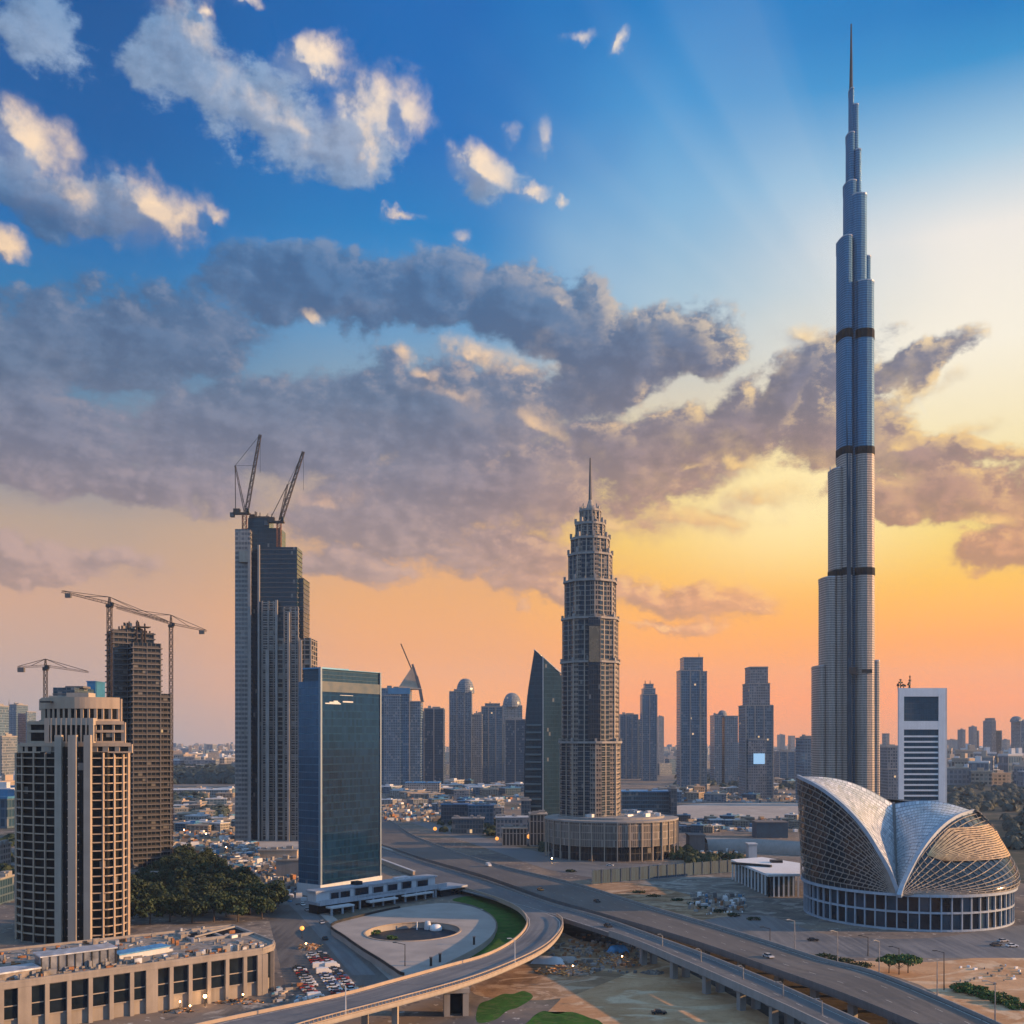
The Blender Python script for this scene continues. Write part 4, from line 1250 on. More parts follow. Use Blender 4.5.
# ================================================================== the very tall stepped tower
Yk = 900.0
F_fin = facade('finned_skin', (.018, .09, .18), (.06, .185, .31), 1.2, 2.1, .22, .30, .2, .2, .3, .55, .15, blinds=.0, bump=.05)
F_finb = facade('finned_skin_pale', (.12, .12, .122), (.36, .325, .295), 1.2, 2.1, .26, .34, .25, .15, .3, .6, .15, blinds=.0, bump=.05)
t = thing('skyscraper', 'immensely tall stepped needle tower at right, blue glass with dark bands', 'tower', (PX(848, Yk + 30), Yk + 30, 0))
def bay(p0, p1, ytop, Y, dep, taper=0.0, ybot=None, n=10, r=.5):
    """a rounded bay: flat-fronted outline with curved corners"""
    a, b = PX(p0, Y + dep * .45), PX(p1, Y + dep * .45)
    c = (a + b) / 2; h = (b - a) / 2
    def o(s):
        P = []
        for k in range(n + 1):
            th = pi + pi * k / n
            P.append((c + h * s * (abs(cos(th)) ** .7) * (1 if cos(th) > 0 else -1), Y + dep * .45 - dep * .45 * abs(sin(th)) ** .8))
        return P + [(c + h * s * 1.02, Y + dep), (min(PX(p0, Y + dep) - h * (s - 1), c + h * .55), Y + dep)]
    z0 = 0 if ybot is None else PZ(ybot, Y)
    return o(1 + taper), o(1.0), z0, PZ(ytop, Y)
BAYS = [
    ('wing', 812.5, 821, 666, Yk + 6, 44, .03, 0), ('wing', 818.5, 832, 577, Yk + 3, 44, .03, 1), ('wing', 828, 839.5, 468, Yk + 5, 40, .05, 1),
    ('wing', 870.0, 878.5, 661, Yk + 4, 16, .02, 1), ('bay', 836.2, 848.5, 235, Yk + 1, 40, .05, 0), ('bay', 861, 869.6, 256, Yk + 8, 16, .1, 0),
    ('bay', 848.4, 870.6, 280, Yk, 44, .1, 0), ('core', 846.5, 864.3, 193, Yk + 4, 34, .03, 0), ('core', 843, 854.5, 180, Yk + 8, 28, .1, 0),
    ('core', 851, 859, 149, Yk + 9, 24, .2, 0), ('core', 845.6, 853, 132, Yk + 11, 20, .25, 0), ('core', 850, 857, 104, Yk + 12, 18, .3, 0),
    ('core', 848.4, 852.6, 88, Yk + 13, 14, .6, 0)]
for nm, p0, p1, yt, Y, dep, tp, mt in BAYS:
    P0, P1, z0, z1 = bay(p0, p1, yt, Y, dep, tp)
    # taper relative to a point at ground
    zsp = PZ(450, Y)
    m = MB()
    if z1 > zsp + 30 and nm != 'core':
        f = zsp / z1
        PM = [(lerp(a[0], b[0], f), lerp(a[1], b[1], f)) for a, b in zip(P0, P1)]
        m.prism(P0, z0, zsp, 2, None, top=PM); m.prism(PM, zsp, z1, 0, 1, top=P1)
    else:
        m.prism(P0, z0, z1, 2 if z1 < zsp + 30 else 0, 1, top=P1)
    m.build(nm, [F_fin, M['steel'], F_finb], t)
    m = MB(); m.prism(offset_poly(P1, .25), z1, z1 + 1.0, 0, 0, bottom=True); m.build('parapet', M['steel'], t)
# dark mechanical floors
def mech(p0, p1, ya, yb, Y, dep, ytop, tp):
    P0, P1, z0, z1 = bay(p0, p1, ytop, Y, dep, tp)
    za, zb = PZ(yb, Y), PZ(ya, Y)
    f = lambda z: [(lerp(a[0], b[0], z / z1), lerp(a[1], b[1], z / z1)) for a, b in zip(P0, P1)]
    m = MB(); m.prism(offset_poly(f(za), .35), za, zb, 0, 0, top=offset_poly(f(zb), .35), bottom=True)
    m.build('louvre_band', facade('louvres', (.004, .006, .008), (.008, .010, .012), 2.2, 1.2, .12, .3, .6, .0, .3, blinds=0, spec=.05), t)
for b_ in (('bay', 836.2, 848.5, 235, Yk + 1, 40, .05), ('bay', 848.4, 870.6, 280, Yk, 44, .1)):
    for ya, yb in ((327.5, 336.5), (445.5, 453), (567, 574.5)):
        mech(b_[1], b_[2], ya, yb, b_[4], b_[5], b_[3], b_[6])
mech(828, 839.5, 569, 575.5, Yk + 5, 40, 468, .05)
for pa, pb in ((846.5, 850),):
    m = MB(); z1 = PZ(290, Yk)
    m.bar((PX(850.2, Yk - 1), Yk - .2, 0), (PX(848.6, Yk), Yk + 3.2, z1), 3.4, 2.0); m.build('corner_groove', plain('groove_blue', (.018, .045, .075), .8, 0, var=.2, scale=.1, spec=.08), t)
m = MB(); m.box(PX(849, Yk), PX(857, Yk), Yk - .4, Yk + 2, PZ(674, Yk), PZ(667, Yk)); m.box(PX(862, Yk), PX(872, Yk), Yk - .4, Yk + 2, PZ(673, Yk), PZ(669, Yk)); m.build('louvre_band', M['black_metal'], t)
m = MB()
m.tube((PX(851, Yk + 20), Yk + 20, PZ(92, Yk + 20)), (PX(851.2, Yk + 20), Yk + 20, PZ(60, Yk + 20)), 1.7, 1.2, 8)
m.tube((PX(851.2, Yk + 20), Yk + 20, PZ(60, Yk + 20)), (PX(851.2, Yk + 20), Yk + 20, PZ(24, Yk + 20)), 1.2, .6, 8)
m.build('spire', M['black_metal'], t)
m = MB(); m.tube((PX(831.5, Yk + 8), Yk + 12, PZ(468, Yk)), (PX(831.5, Yk + 8), Yk + 12, PZ(463, Yk)), .4, .3, 6); m.build('mast', M['steel'], t)

# ================================================================== white framed tower
t = thing('office_tower', 'white framed tower with louvred blue face, behind the shell hall', 'tower', (PX(921, 720), 720, 0))
Yw = 700.0; dw = 22
x0, x1 = PX(899, Yw), PX(945.5, Yw)
zt = PZ(688, Yw)
pf = lambda a, b, y0, y1, d0, d1: (PX(a, Yw), PX(b, Yw), Yw + d0, Yw + d1, PZ(y1, Yw), PZ(y0, Yw))
m = MB(); m.prism([(x0 + .6, Yw + 1.6), (x1 - .6, Yw + 1.6), (x1 - .6, Yw + dw), (PX(900.5, Yw + dw), Yw + dw)], 0, zt - 1, 0, 0); m.build('body', facade('white_flank', (.03, .06, .09), (.48, .5, .53), 3, 3.7, .5, .5, .2, .1, .3, blinds=0), t)
F_lv = facade('louvre_glass', (.016, .055, .09), (.03, .075, .11), 1.2, 3.7, .1, .1, .1, .2, .3, blinds=0)
for a, b in ((696, 721.5), (729, 808)):
    m = MB(); m.box(*pf(903.5, 939.5, a, b, .9, 1.7)); m.build('glazing', F_lv, t)
for a, b, c, d in ((899, 904, 688, 840), (938.7, 945.5, 688, 840)):
    m = MB(); m.box(*pf(a, b, c, d, 0, 2.2)); m.build('frame_leg', M['white_paint'], t)
for c, d in ((688, 696.5), (721, 729.5)):
    m = MB(); m.box(*pf(904.02, 938.68, c, d, .02, 2.2)); m.build('frame_beam', M['white_paint'], t)
m = MB(); m.box(x1 + .01, x1 + 1.2, Yw + .4, Yw + dw, 0, zt); m.build('flank_edge', M['pale_panel'], t)
for k in range(15):
    y = 735.5 + k * 5.4
    m = MB(); m.box(*pf(904.05, 938.65, y, y + 1.7, .15, 1.4)); m.build('louvre_blade', M['white_paint'], t)
m = MB()
for px, h, w in ((905, 6.5, 1.6), (913.5, 4, 1.1), (914.5, 9, .7), (902.5, 3, .8), (908, 2.5, 2)):
    m.rbox(PX(px, Yw), Yw + 8, zt - 1, .5, .5, h + 1); m.rbox(PX(px, Yw), Yw + 8, zt + h * .55, w * 1.6, 1.4, 1.2, .4); m.rbox(PX(px, Yw), Yw + 8, zt + h * .85, w * 2, .8, 1.0, 1.0)
m.build('aerials', M['black_metal'], t)

# ================================================================== shell hall
M['hall_white'] = plain('hall_white', (.27, .33, .40), .5, var=.18, scale=.3, streak=True)
t = thing('shell_hall', 'shell shaped hall with lattice walls and white ribs meeting in a V', 'arena', (179, 466, 0))
Cx, Cy, R0 = 179.0, 466.0, 44.0
zr = 15.3
def ringp(th, r): return (Cx + r * sin(th), Cy - r * cos(th))     # th: 0 = towards the camera, + = right
def solve_on_drum(px, py, rfun, lo, hi):
    """angle on the drum (radius depends on height) seen at a picture column, then height from the row"""
    best = None
    for k in range(400):
        th = lerp(lo, hi, k / 399)
        z = 30.0
        for _ in range(4):
            x, y = ringp(th, rfun(z)); z = PZ(py, y)
        x, y = ringp(th, rfun(z))
        d = abs(x / y * FPX + 512 - px)
        if best is None or d < best[0]: best = (d, x, y, z, th)
    return Vector(best[1:4]), best[4]
rl = lambda z: R0 + 1.0 + .05 * (z - zr)
ribL_pix = [(796.5, 776.5), (803, 779), (818, 786.5), (834, 797.5), (850, 812), (865, 830), (877, 849), (888, 868), (895.5, 886), (899, 896)]
ribR_pix = [(973, 811), (958, 815.5), (944, 824), (931, 837), (920, 852), (911.5, 867), (905.5, 879), (901.5, 888), (899, 896)]
ribL = []; thL = []
for q in ribL_pix:
    p, a = solve_on_drum(q[0], q[1], rl, -pi / 2 - .25, .15); ribL.append(p); thL.append(a)
def right_rib_pt(k, q):
    f = k / (len(ribR_pix) - 1)
    y = lerp(474, Cy - R0 - 1, f ** .62)
    return Vector((PX(q[0], y), y, PZ(q[1], y)))
ribR = [right_rib_pt(k, q) for k, q in enumerate(ribR_pix)]
NS = 44
NR = 16
Lc = [Vector(cat([tuple(p) for p in ribL], k / NS)) for k in range(NS + 1)]
Rc = [Vector(cat([tuple(p) for p in ribR], k / NS)) for k in range(NS + 1)]
# left wall: from ring up to the left rib, columns follow the rib angle
def ang(p): return atan2(p.x - Cx, -(p.y - Cy))
wallL = []
# continue round the back on the left so the wall closes
back = []
zb = Lc[0].z
tL0 = ang(Lc[0])
for k in range(14):
    th = lerp(-pi, tL0, k / 14); z = lerp(50.0, zb, (k / 14) ** .7)
    x, y = ringp(th, rl(z)); back.append(Vector((x, y, z)))
topL = back + Lc
for p in topL:
    th = ang(p)
    if p in back: th = ang(p)
    col = []
    x, y = ringp(th, R0 + 1.0)
    b = Vector((x, y, zr))
    for j in range(NR + 1):
        f = j / NR
        q = b.lerp(p, f); col.append(q)
    wallL.append(col)
# the back angle of the first column is -pi, keep it clean
wallR = []
tR_front = ang(Rc[-1])
backR = []
for k in range(1, 19):
    f = k / 18
    th = lerp(radians(95), pi, f); z = lerp(Rc[0].z, 50.0, f); r = lerp((Vector((Rc[0].x - Cx, Rc[0].y - Cy))).length, R0 + 2, f)
    x, y = ringp(th, r); backR.append(Vector((x, y, z)))
topR = list(reversed(Rc)) + backR
nR = len(topR)
for i, p in enumerate(topR):
    f = i / NS if i <= NS else 1
    th = lerp(tR_front, radians(95), f ** .9) if i <= NS else lerp(radians(95), pi, (i - NS) / 18)
    x, y = ringp(th, R0 + 1.0)
    b = Vector((x, y, zr))
    out = Vector((sin(th), -cos(th), 0))
    h = p.z - zr
    bul = min(1.0, h / 14) * (3.5 + 6.0 * min(1, max(0, (th - .2) / 1.2)))
    c1 = b + out * bul + Vector((0, 0, h * .28)); c2 = p + out * bul * 1.1 - Vector((0, 0, h * .22))
    col = []
    for j in range(NR + 1):
        s = j / NR
        col.append(b * (1 - s) ** 3 + c1 * (3 * s * (1 - s) ** 2) + c2 * (3 * s * s * (1 - s)) + p * s ** 3)
    wallR.append(col)
F_shell = plain('shell_glass', (.012, .022, .032), .15, .1, var=.5, scale=.3, spec=.6)
def lattice(name, G, step_i, parent, mat):
    """flat-bar lattice a little proud of the wall: rings, and leaning bars that step sideways at every ring"""
    m = MB()
    ni = len(G); nj = len(G[0])
    def nrm(i, j):
        a = G[min(i + 1, ni - 1)][j] - G[max(i - 1, 0)][j]; b = G[i][min(j + 1, nj - 1)] - G[i][max(j - 1, 0)]
        n_ = a.cross(b)
        return n_.normalized() if n_.length > 1e-6 else Vector((0, -1, 0))
    for j in range(0, nj):
        for i in range(ni - 1):
            n_ = nrm(i, j) * .35
            p, q = G[i][j] + n_, G[i + 1][j] + n_
            if (p - q).length > .05: m.bar(p, q, .24, .35)
    for j in range(nj - 1):
        off = (j % 2)
        for i in range(off, ni - 2, 2):
            n_ = nrm(i, j) * .35
            p, q = G[i][j] + n_, G[i + (1 if j % 3 else 0)][j + 1].lerp(G[i][j + 1], .2) + n_
            if (p - q).length > .4: m.bar(p, q, .2, .3)
    return m.build(name, mat, parent)
M['lattice_metal'] = plain('lattice_metal', (.25, .235, .215), .4, .25, var=.15, scale=.3)
m = MB(); m.sheet(wallL, 0); m.build('left_wall', F_shell, t, smooth=True, weld=True)
lattice('left_lattice', wallL, 2, t, M['lattice_metal'])
m = MB(); m.sheet(wallR, 0); m.build('right_wall', F_shell, t, smooth=True, weld=True)
lattice('right_lattice', wallR, 2, t, M['lattice_metal'])
# the upper part of the right-hand wall is clad in metal shingles
SH = None
# roof: two ruled surfaces falling to the valley
vt = Vector((PX(893.5, 506), 506, PZ(803.5, 506))); vb = Lc[-1] + Vector((0, 1.2, .6))
NV = 20
def roof(side):
    G = []
    for k in range(NS + 1):
        f = k / NS
        r = side[k]
        v = vt.lerp(vb, f ** .8); v.z -= 5.5 * sin(pi * f) * .5
        col = []
        for j in range(NV + 1):
            s = j / NV
            p = r.lerp(v, s)
            p.z += 4.5 * sin(pi * s) * (1 - f) * (1 if side is Lc else .7)
            col.append(p)
        G.append(col)
    return G
def shingle():
    m, n, b = new_mat('roof_shingle')
    uv = n.node('ShaderNodeUVMap').outputs[0]
    x, y, _ = n.sep(uv)
    row = n.m('FLOOR', x)
    y2 = n.m('ADD', y, n.m('MULTIPLY', n.m('FRACT', n.m('MULTIPLY', row, .5)), 1.0))
    wn = n.node('ShaderNodeTexWhiteNoise', noise_dimensions='2D'); n.put(wn.inputs['Vector'], n.xyz(row, n.m('FLOOR', y2), 0.0))
    r = wn.outputs['Value']
    ln = n.m('MAXIMUM', n.m('LESS_THAN', n.m('FRACT', x), .2), n.m('LESS_THAN', n.m('FRACT', y2), .12))
    c = n.mix(r, (.36, .40, .44, 1), (.62, .66, .70, 1))
    n.put(b.inputs['Base Color'], n.mix(ln, c, (.12, .14, .17, 1)))
    b.inputs['Metallic'].default_value = .2
    n.put(b.inputs['Roughness'], n.m('MULTIPLY_ADD', r, .2, .25))
    bp = n.node('ShaderNodeBump'); bp.inputs['Strength'].default_value = .6; bp.inputs['Distance'].default_value = .12
    n.put(bp.inputs['Height'], n.m('MULTIPLY_ADD', r, .8, n.m('FRACT', x))); n.link(bp.outputs[0], b.inputs['Normal'])
    return m
SH = shingle()
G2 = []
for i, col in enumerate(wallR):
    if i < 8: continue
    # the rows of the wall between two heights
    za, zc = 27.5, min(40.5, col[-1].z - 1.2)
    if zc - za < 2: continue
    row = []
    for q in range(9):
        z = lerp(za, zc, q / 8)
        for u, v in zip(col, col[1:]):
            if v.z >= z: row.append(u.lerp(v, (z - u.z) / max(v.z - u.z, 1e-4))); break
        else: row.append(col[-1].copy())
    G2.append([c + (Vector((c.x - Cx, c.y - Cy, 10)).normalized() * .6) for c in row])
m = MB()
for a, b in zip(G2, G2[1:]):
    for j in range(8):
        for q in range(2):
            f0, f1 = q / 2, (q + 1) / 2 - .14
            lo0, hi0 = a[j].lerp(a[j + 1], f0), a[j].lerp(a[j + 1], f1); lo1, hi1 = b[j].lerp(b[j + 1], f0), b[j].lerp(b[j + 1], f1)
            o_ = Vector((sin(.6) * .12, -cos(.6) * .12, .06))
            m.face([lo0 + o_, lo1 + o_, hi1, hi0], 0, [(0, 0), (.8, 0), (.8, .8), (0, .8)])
m.build('upper_cladding', plain('cladding_sunset_tint', (.52, .35, .18), .4, .2, var=.3, scale=.5), t)  # bronze tint puts the reflected sunset into the cladding colour
GL, GR = roof(Lc), roof(Rc)
m = MB(); m.sheet(GL, 0, (.75, 1.0)); m.build('left_roof', SH, t, smooth=True, weld=False)
m = MB(); m.sheet(GR, 0, (.75, 1.0), flip=True); m.build('right_roof', SH, t, smooth=True, weld=False)
# valley gutter, ribs, rim
m = MB()
vl = [GL[k][-1] + Vector((0, -.2, .4)) for k in range(NS + 1)]
for a, b in zip(vl, vl[1:]): m.bar(a, b, 1.3, .7)
m.build('valley_gutter', M['concrete_dark'], t)
for C in (Lc, Rc):
    m = MB()
    for k in range(NS):
        w = lerp(.9, 1.9, min(1, k / 14)) if C is Lc else lerp(1.0, 1.9, min(1, k / 10))
        q = C[k + 1] + (C[k + 1] - C[k]).normalized() * .25
        m.bar(C[k] + Vector((0, -.25, .1)), q + Vector((0, -.25, .1)), w, 1.5)
    m.build('rib', M['hall_white'], t)
m = MB()
rimp = [ringp(2 * pi * k / 96, R0 + 1.5) for k in range(97)]
for a, b in zip(rimp, rimp[1:]): m.bar((a[0], a[1], zr - .3), (b[0], b[1], zr - .3), .9, 1.1)
m.build('ring_beam', M['hall_white'], t)
# two glazed storeys
m = MB(); m.prism([ringp(2 * pi * k / 72, R0 - 1.2) for k in range(72)], 0, zr - .2, 0, 0)
m.build('inner_wall_or_shade', M['shadow_void'], t)
for z in (.0, 7.3):
    m = MB(); P = [ringp(2 * pi * k / 96, R0 + .2) for k in range(97)]
    for a, b in zip(P, P[1:]): m.bar((a[0], a[1], z + .5), (b[0], b[1], z + .5), .9, .8)
    m.build('floor_beam', M['hall_white'], t)
n_m = 64
for k in range(n_m):
    th = 2 * pi * (k + .5) / n_m
    if th > pi: th -= 2 * pi
    if abs(th) > 1.9: continue
    x, y = ringp(th, R0 + .2)
    m = MB(); m.rbox(x, y, .05, .5, .9, zr - .9, th); m.build('column', M['hall_white'], t)
for k in range(n_m):
    th = 2 * pi * (k + 1) / n_m
    if th > pi: th -= 2 * pi
    if abs(th) > 1.75: continue
    for z0, z1 in ((.95, 6.9), (8.2, 14.3)):
        x, y = ringp(th, R0 - .35)
        m = MB(); m.rbox(x, y, z0, 2 * pi * R0 / n_m * .8, .14, z1 - z0, th)
        m.build('window', M['dark_glass'] if (k + int(z0)) % 3 else M['blue_glass'], t)

# ================================================================== flat-roofed pavilion beside it
t = thing('pavilion', 'low pavilion with flat white roof and tall columns, left of the shell hall', 'building', (140, 560, 0))
zp = 11.4
rp = [(768, 874.5), (800, 874), (800, 863), (762, 857), (731, 859.5)]
P = [GP(a, b, zp) for a, b in rp]
m = MB(); m.prism(P, zp - 1.1, zp, 0, 0, bottom=True); m.build('roof', M['white_paint'], t)
Q = offset_poly(P, -2.5)
m = MB(); m.prism(Q, 0, zp - 1.12, 0); m.build('glazing', facade('pav_glass', (.015, .03, .042), (.05, .07, .09), 2.5, 5, .1, .08, .08, 0, .4, blinds=.05), t)
for (a, b), k in (((P[4], P[0]), 11), ((P[0], P[1]), 6)):
    for i in range(k + 1):
        f = i / k; q = offset_poly(P, -.8)
        A_ = q[P.index(a)]; B_ = q[P.index(b)]
        m = MB(); m.rbox(lerp(A_[0], B_[0], f), lerp(A_[1], B_[1], f), 0, .7, .7, zp - 1.13); m.build('column', M['white_paint'], t)
cx_, cy_ = P[0][0] + 3, P[0][1] + 28
m = MB(); m.bar((cx_ - 12, cy_ + 14, zp + .6), (cx_ + 6, cy_ + 1, zp + .6), 2.0, 1.2); m.rbox(cx_ + 14, cy_ + 22, zp, 6, 5, 1.4); m.build('roof_plant', M['black_metal'], t)

# ================================================================== long podium at lower left
M['podium_stone'] = plain('podium_stone', (.235, .215, .195), .85, var=.22, scale=.14, streak=True)
t = thing('podium_building', 'long low tan building with tall windows and cluttered roof, bottom left', 'building', (-110, 310, 0))
ZR = 13.9
A = Vector(GP(0, 985, ZR)); B = Vector(GP(262, 950, ZR))
e = (B - A).normalized(); nb = Vector((-e.y, e.x))
A = A - e * 40; L = (B - A).length
def pp(u, w): q = A + e * u + nb * w; return (q.x, q.y)
cornr = [pp(0, 0), pp(L, 0), pp(L + 5.0, 3.5), pp(L + 8, 9), pp(L + 8.5, 44), pp(0, 50)]
m = MB(); m.prism(offset_poly(cornr, -.6), 0, ZR - 1.3, 0, 0); m.build('wall', M['podium_stone'], t)
m = MB(); m.prism(offset_poly(cornr, .5), ZR - 1.29, ZR, 0, 0, bottom=True); m.build('cornice', M['podium_stone'], t)
inner = offset_poly(cornr, -1.6)
m = MB(); m.face([(p[0], p[1], ZR + .03) for p in inner]); m.build('roof', M['rubble'], t)
m = MB()
for i in range(len(cornr)):
    a, b = cornr[i], cornr[(i + 1) % len(cornr)]
    m.bar((a[0], a[1], ZR + .35), (b[0], b[1], ZR + .35), .5, .7)
m.build('parapet', M['podium_stone'], t)
bay_w = 5.7
nb_ = int(L / bay_w)
for k in range(nb_ + 1):
    u = L - k * bay_w
    if u < 4: continue
    q = pp(u, .1)
    m = MB(); m.rbox(q[0], q[1], 0, 1.15 if k % 6 else 3.4, 1.5, ZR - 1.31, atan2(e.y, e.x)); m.build('pilaster', M['podium_stone'], t)
    q = pp(u - bay_w / 2, .52)
    if u - bay_w < 0: continue
    m = MB(); m.rbox(q[0], q[1], 4.3, bay_w - 1.3, .2, 7.9, atan2(e.y, e.x))
    wo = m.build('window', M['dark_glass'], t)
    for z in (7.6,):
        mm = MB(); q2 = pp(u - bay_w / 2, .36); mm.rbox(q2[0], q2[1], z, bay_w - 1.3, .14, .28, atan2(e.y, e.x)); mm.build('transom', M['concrete'], wo)
    mm = MB(); mm.rbox(q2[0], q2[1], 3.95, bay_w - 1.2, .5, .34, atan2(e.y, e.x)); mm.build('sill', M['podium_stone'], wo)
fa = [(pp(L, 0), pp(L + 5, 3.5)), (pp(L + 5, 3.5), pp(L + 8, 9))]
for a, b in fa:
    a = Vector(a); b = Vector(b); d = (b - a).normalized(); c = (a + b) / 2 - Vector((d.y, -d.x)) * .45
    m = MB(); m.rbox(c.x, c.y, 4.3, (b - a).length - 1.6, .2, 7.9, atan2(d.y, d.x)); m.build('window', M['dark_glass'], t)
    m = MB(); m.rbox(a.x, a.y, 0, 1.1, 1.1, ZR - 1.31, atan2(d.y, d.x)); m.build('pilaster', M['podium_stone'], t)
for i in range(7):
    q = pp(L + 8.2, 13 + i * 5)
    m = MB(); m.rbox(q[0], q[1], 0, 1.0, 1.2, ZR - 1.31, atan2(nb.y, nb.x)); m.build('pilaster', M['podium_stone'], t)
# things on its roof
def on_roof(px, py, z=ZR): return GP(px, py, z)
ra = atan2(e.y, e.x)
t2 = thing('roof_shed', 'long silver ribbed metal shed on the roof of the long podium', 'shed', (*on_roof(75, 968), ZR))
a = Vector(on_roof(38, 972)); b = Vector(on_roof(112, 962)); d = (b - a); c = (a + b) / 2; ang_ = atan2(d.y, d.x)
m = MB(); m.rbox(c.x, c.y, ZR + .03, d.length, 7, 4.6, ang_); m.build('body', M['steel'], t2)
m = MB()
for k in range(10):
    q = a.lerp(b, k / 9); nn_ = Vector((-d.y, d.x)).normalized() * -3.55
    m.rbox(q.x + nn_.x, q.y + nn_.y, ZR + .03, .35, .3, 4.7, ang_)
m.build('ribs', M['black_metal'], t2)
m = MB(); m.rbox(c.x, c.y, ZR + 4.64, d.length + .8, 7.8, .35, ang_); m.build('roof', M['silver'], t2)
t2 = thing('roof_shed', 'low blue roofed shed on the podium roof, right of the silver shed', 'shed', (*on_roof(140, 955), ZR))
a = Vector(on_roof(115, 960)); b = Vector(on_roof(165, 951)); d = (b - a); c = (a + b) / 2; ang_ = atan2(d.y, d.x)
m = MB(); m.rbox(c.x, c.y, ZR + .03, d.length, 5, 1.6, ang_); m.build('body', M['pale_panel'], t2)
m = MB(); m.rbox(c.x, c.y, ZR + 1.64, d.length + .6, 5.6, .4, ang_); m.build('roof', M['tarp_blue'], t2)
t2 = thing('roof_shed', 'flat pale blue roofed shed at the left edge of the podium roof', 'shed', (*on_roof(10, 978), ZR))
a = Vector(on_roof(-30, 983)); b = Vector(on_roof(36, 973)); d = (b - a); c = (a + b) / 2; ang_ = atan2(d.y, d.x)
m = MB(); m.rbox(c.x, c.y, ZR + .03, d.length, 7, 1.8, ang_); m.build('body', M['rubble'], t2)
m = MB(); m.rbox(c.x, c.y, ZR + 1.84, d.length + .4, 7.6, .45, ang_); m.build('roof', M['silver'], t2)
t2 = thing('roof_well', 'dark sunken roof well with a steel frame on the podium roof near its right end', 'roof', (*on_roof(215, 935), ZR))
c = Vector(on_roof(215, 935))
m = MB(); m.rbox(c.x, c.y, ZR + .05, 20, 14, .12, ra); m.build('floor', M['shadow_void'], t2)
m = MB()
for s in (-1, 1):
    q = c + nb * 7.2 * s; m.rbox(q.x, q.y, ZR + .05, 21, .9, .9, ra)
    q = c + e * 10.2 * s; m.rbox(q.x, q.y, ZR + .05, .9, 15, .9, ra)
m.rbox(c.x, c.y, ZR + .2, .9, 14, .6, ra); m.rbox(c.x, c.y, ZR + .9, 20, .5, .5, ra + .5)
m.build('frame', M['concrete_grey'], t2)
random.seed(21)
m = MB()
for k in range(420):
    u = random.uniform(20, L + 4); w = random.choice([random.uniform(3, 9), random.uniform(14, 44)])
    q = pp(u, w); h = random.choice([.3, .5, .8, 1.2, 1.8]) * random.uniform(.6, 1.2)
    m.rbox(q[0], q[1], ZR + .04, random.uniform(.5, 2.6), random.uniform(.3, 1.4), h, ra + random.choice([0, pi / 2, random.uniform(0, 3)]), random.choice([0, 0, 1, 1, 2, 3]))
o = m.build('roof_clutter', [M['rubble'], M['concrete_grey'], M['silver'], M['rust']]); tag(o, kind='stuff')

# ================================================================== terrace block at the foot of the glass slab
M['terrace_white'] = plain('terrace_white', (.25, .29, .34), .6, var=.16, scale=.3, streak=True)
t = thing('terrace_building', 'white two storey terrace with balustraded deck at the foot of the glass slab tower', 'building', (-62, 520, 0))
a0 = Vector((PX(322, 462), 462)); b0 = Vector((PX(444, 517), 517))
te = (b0 - a0).normalized(); tn = Vector((-te.y, te.x)); TL = (b0 - a0).length
def tp(u, w): q = a0 + te * u + tn * w; return (q.x, q.y)
ta = atan2(te.y, te.x)
def tbox(m, u0, u1, w0, w1, z0, z1, mi=0): m.prism([tp(u0, w0), tp(u1, w0), tp(u1, w1), tp(u0, w1)], z0, z1, mi, mi, bottom=True)
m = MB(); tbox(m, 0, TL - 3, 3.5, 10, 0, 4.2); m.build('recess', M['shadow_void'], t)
m = MB(); tbox(m, -1, TL + 2, 0, 11, 4.21, 5.4); m.build('deck', M['terrace_white'], t)
m = MB(); tbox(m, 2, 15, -4.5, -.1, 3.0, 3.7); tbox(m, 25, 42, -3.5, -.1, 2.9, 3.7); tbox(m, 47, 66, -2.5, -.1, 3.1, 3.8); m.build('canopy', M['pale_panel'], t)
for u in (2.5, 8.5, 14.5, 22, 30, 36, 43, 50, 57, 63, 70):
    m = MB(); q = tp(u, .6 if u > 16 else -3.8); m.rbox(q[0], q[1], 0, .8, .8, 4.2 if u > 16 else 2.99, ta); m.build('column', M['terrace_white'], t)
m = MB(); tbox(m, -1, TL + 2, 0, .4, 6.4, 6.65); tbox(m, -1, 20, 0, .35, 5.4, 6.4); tbox(m, 50, TL + 2, 0, .35, 5.4, 6.4)
for k in range(34): tbox(m, 20.4 + k * .86, 20.75 + k * .86, .05, .35, 5.4, 6.4)
m.build('balustrade', M['terrace_white'], t)
m = MB(); tbox(m, 0, TL - 2, 4.5, 11, 5.41, 9.6); m.build('upper_wall', M['pale_panel'], t)
m = MB(); tbox(m, -.6, TL - 1, 3.8, 11.5, 9.61, 10.4); m.build('roof', M['terrace_white'], t)
for u0, u1, z1 in ((8, 12.5, 8.8), (13.5, 19, 8.8), (22, 30, 9.6), (33, 39, 8.8), (42, 48, 9), (51, 57, 9.6), (61, 68, 9)):
    m = MB(); tbox(m, u0, u1, 4.2, 4.48, 5.9, z1 - .2); wo = m.build('window', M['dark_glass'], t)
    mm = MB(); tbox(mm, u0 - .3, u0 - .01, 4.0, 4.48, 5.7, z1); tbox(mm, u1 + .01, u1 + .3, 4.0, 4.48, 5.7, z1); tbox(mm, u0 - .3, u1 + .3, 4.0, 4.48, z1 + .01 if z1 < 9.5 else 9.3, z1 + .3 if z1 < 9.5 else 9.6); mm.build('frame', M['terrace_white'], wo)
m = MB(); tbox(m, 24, 28, 6, 10, 10.41, 12); m.build('roof_hut', M['dark_glass'], t)
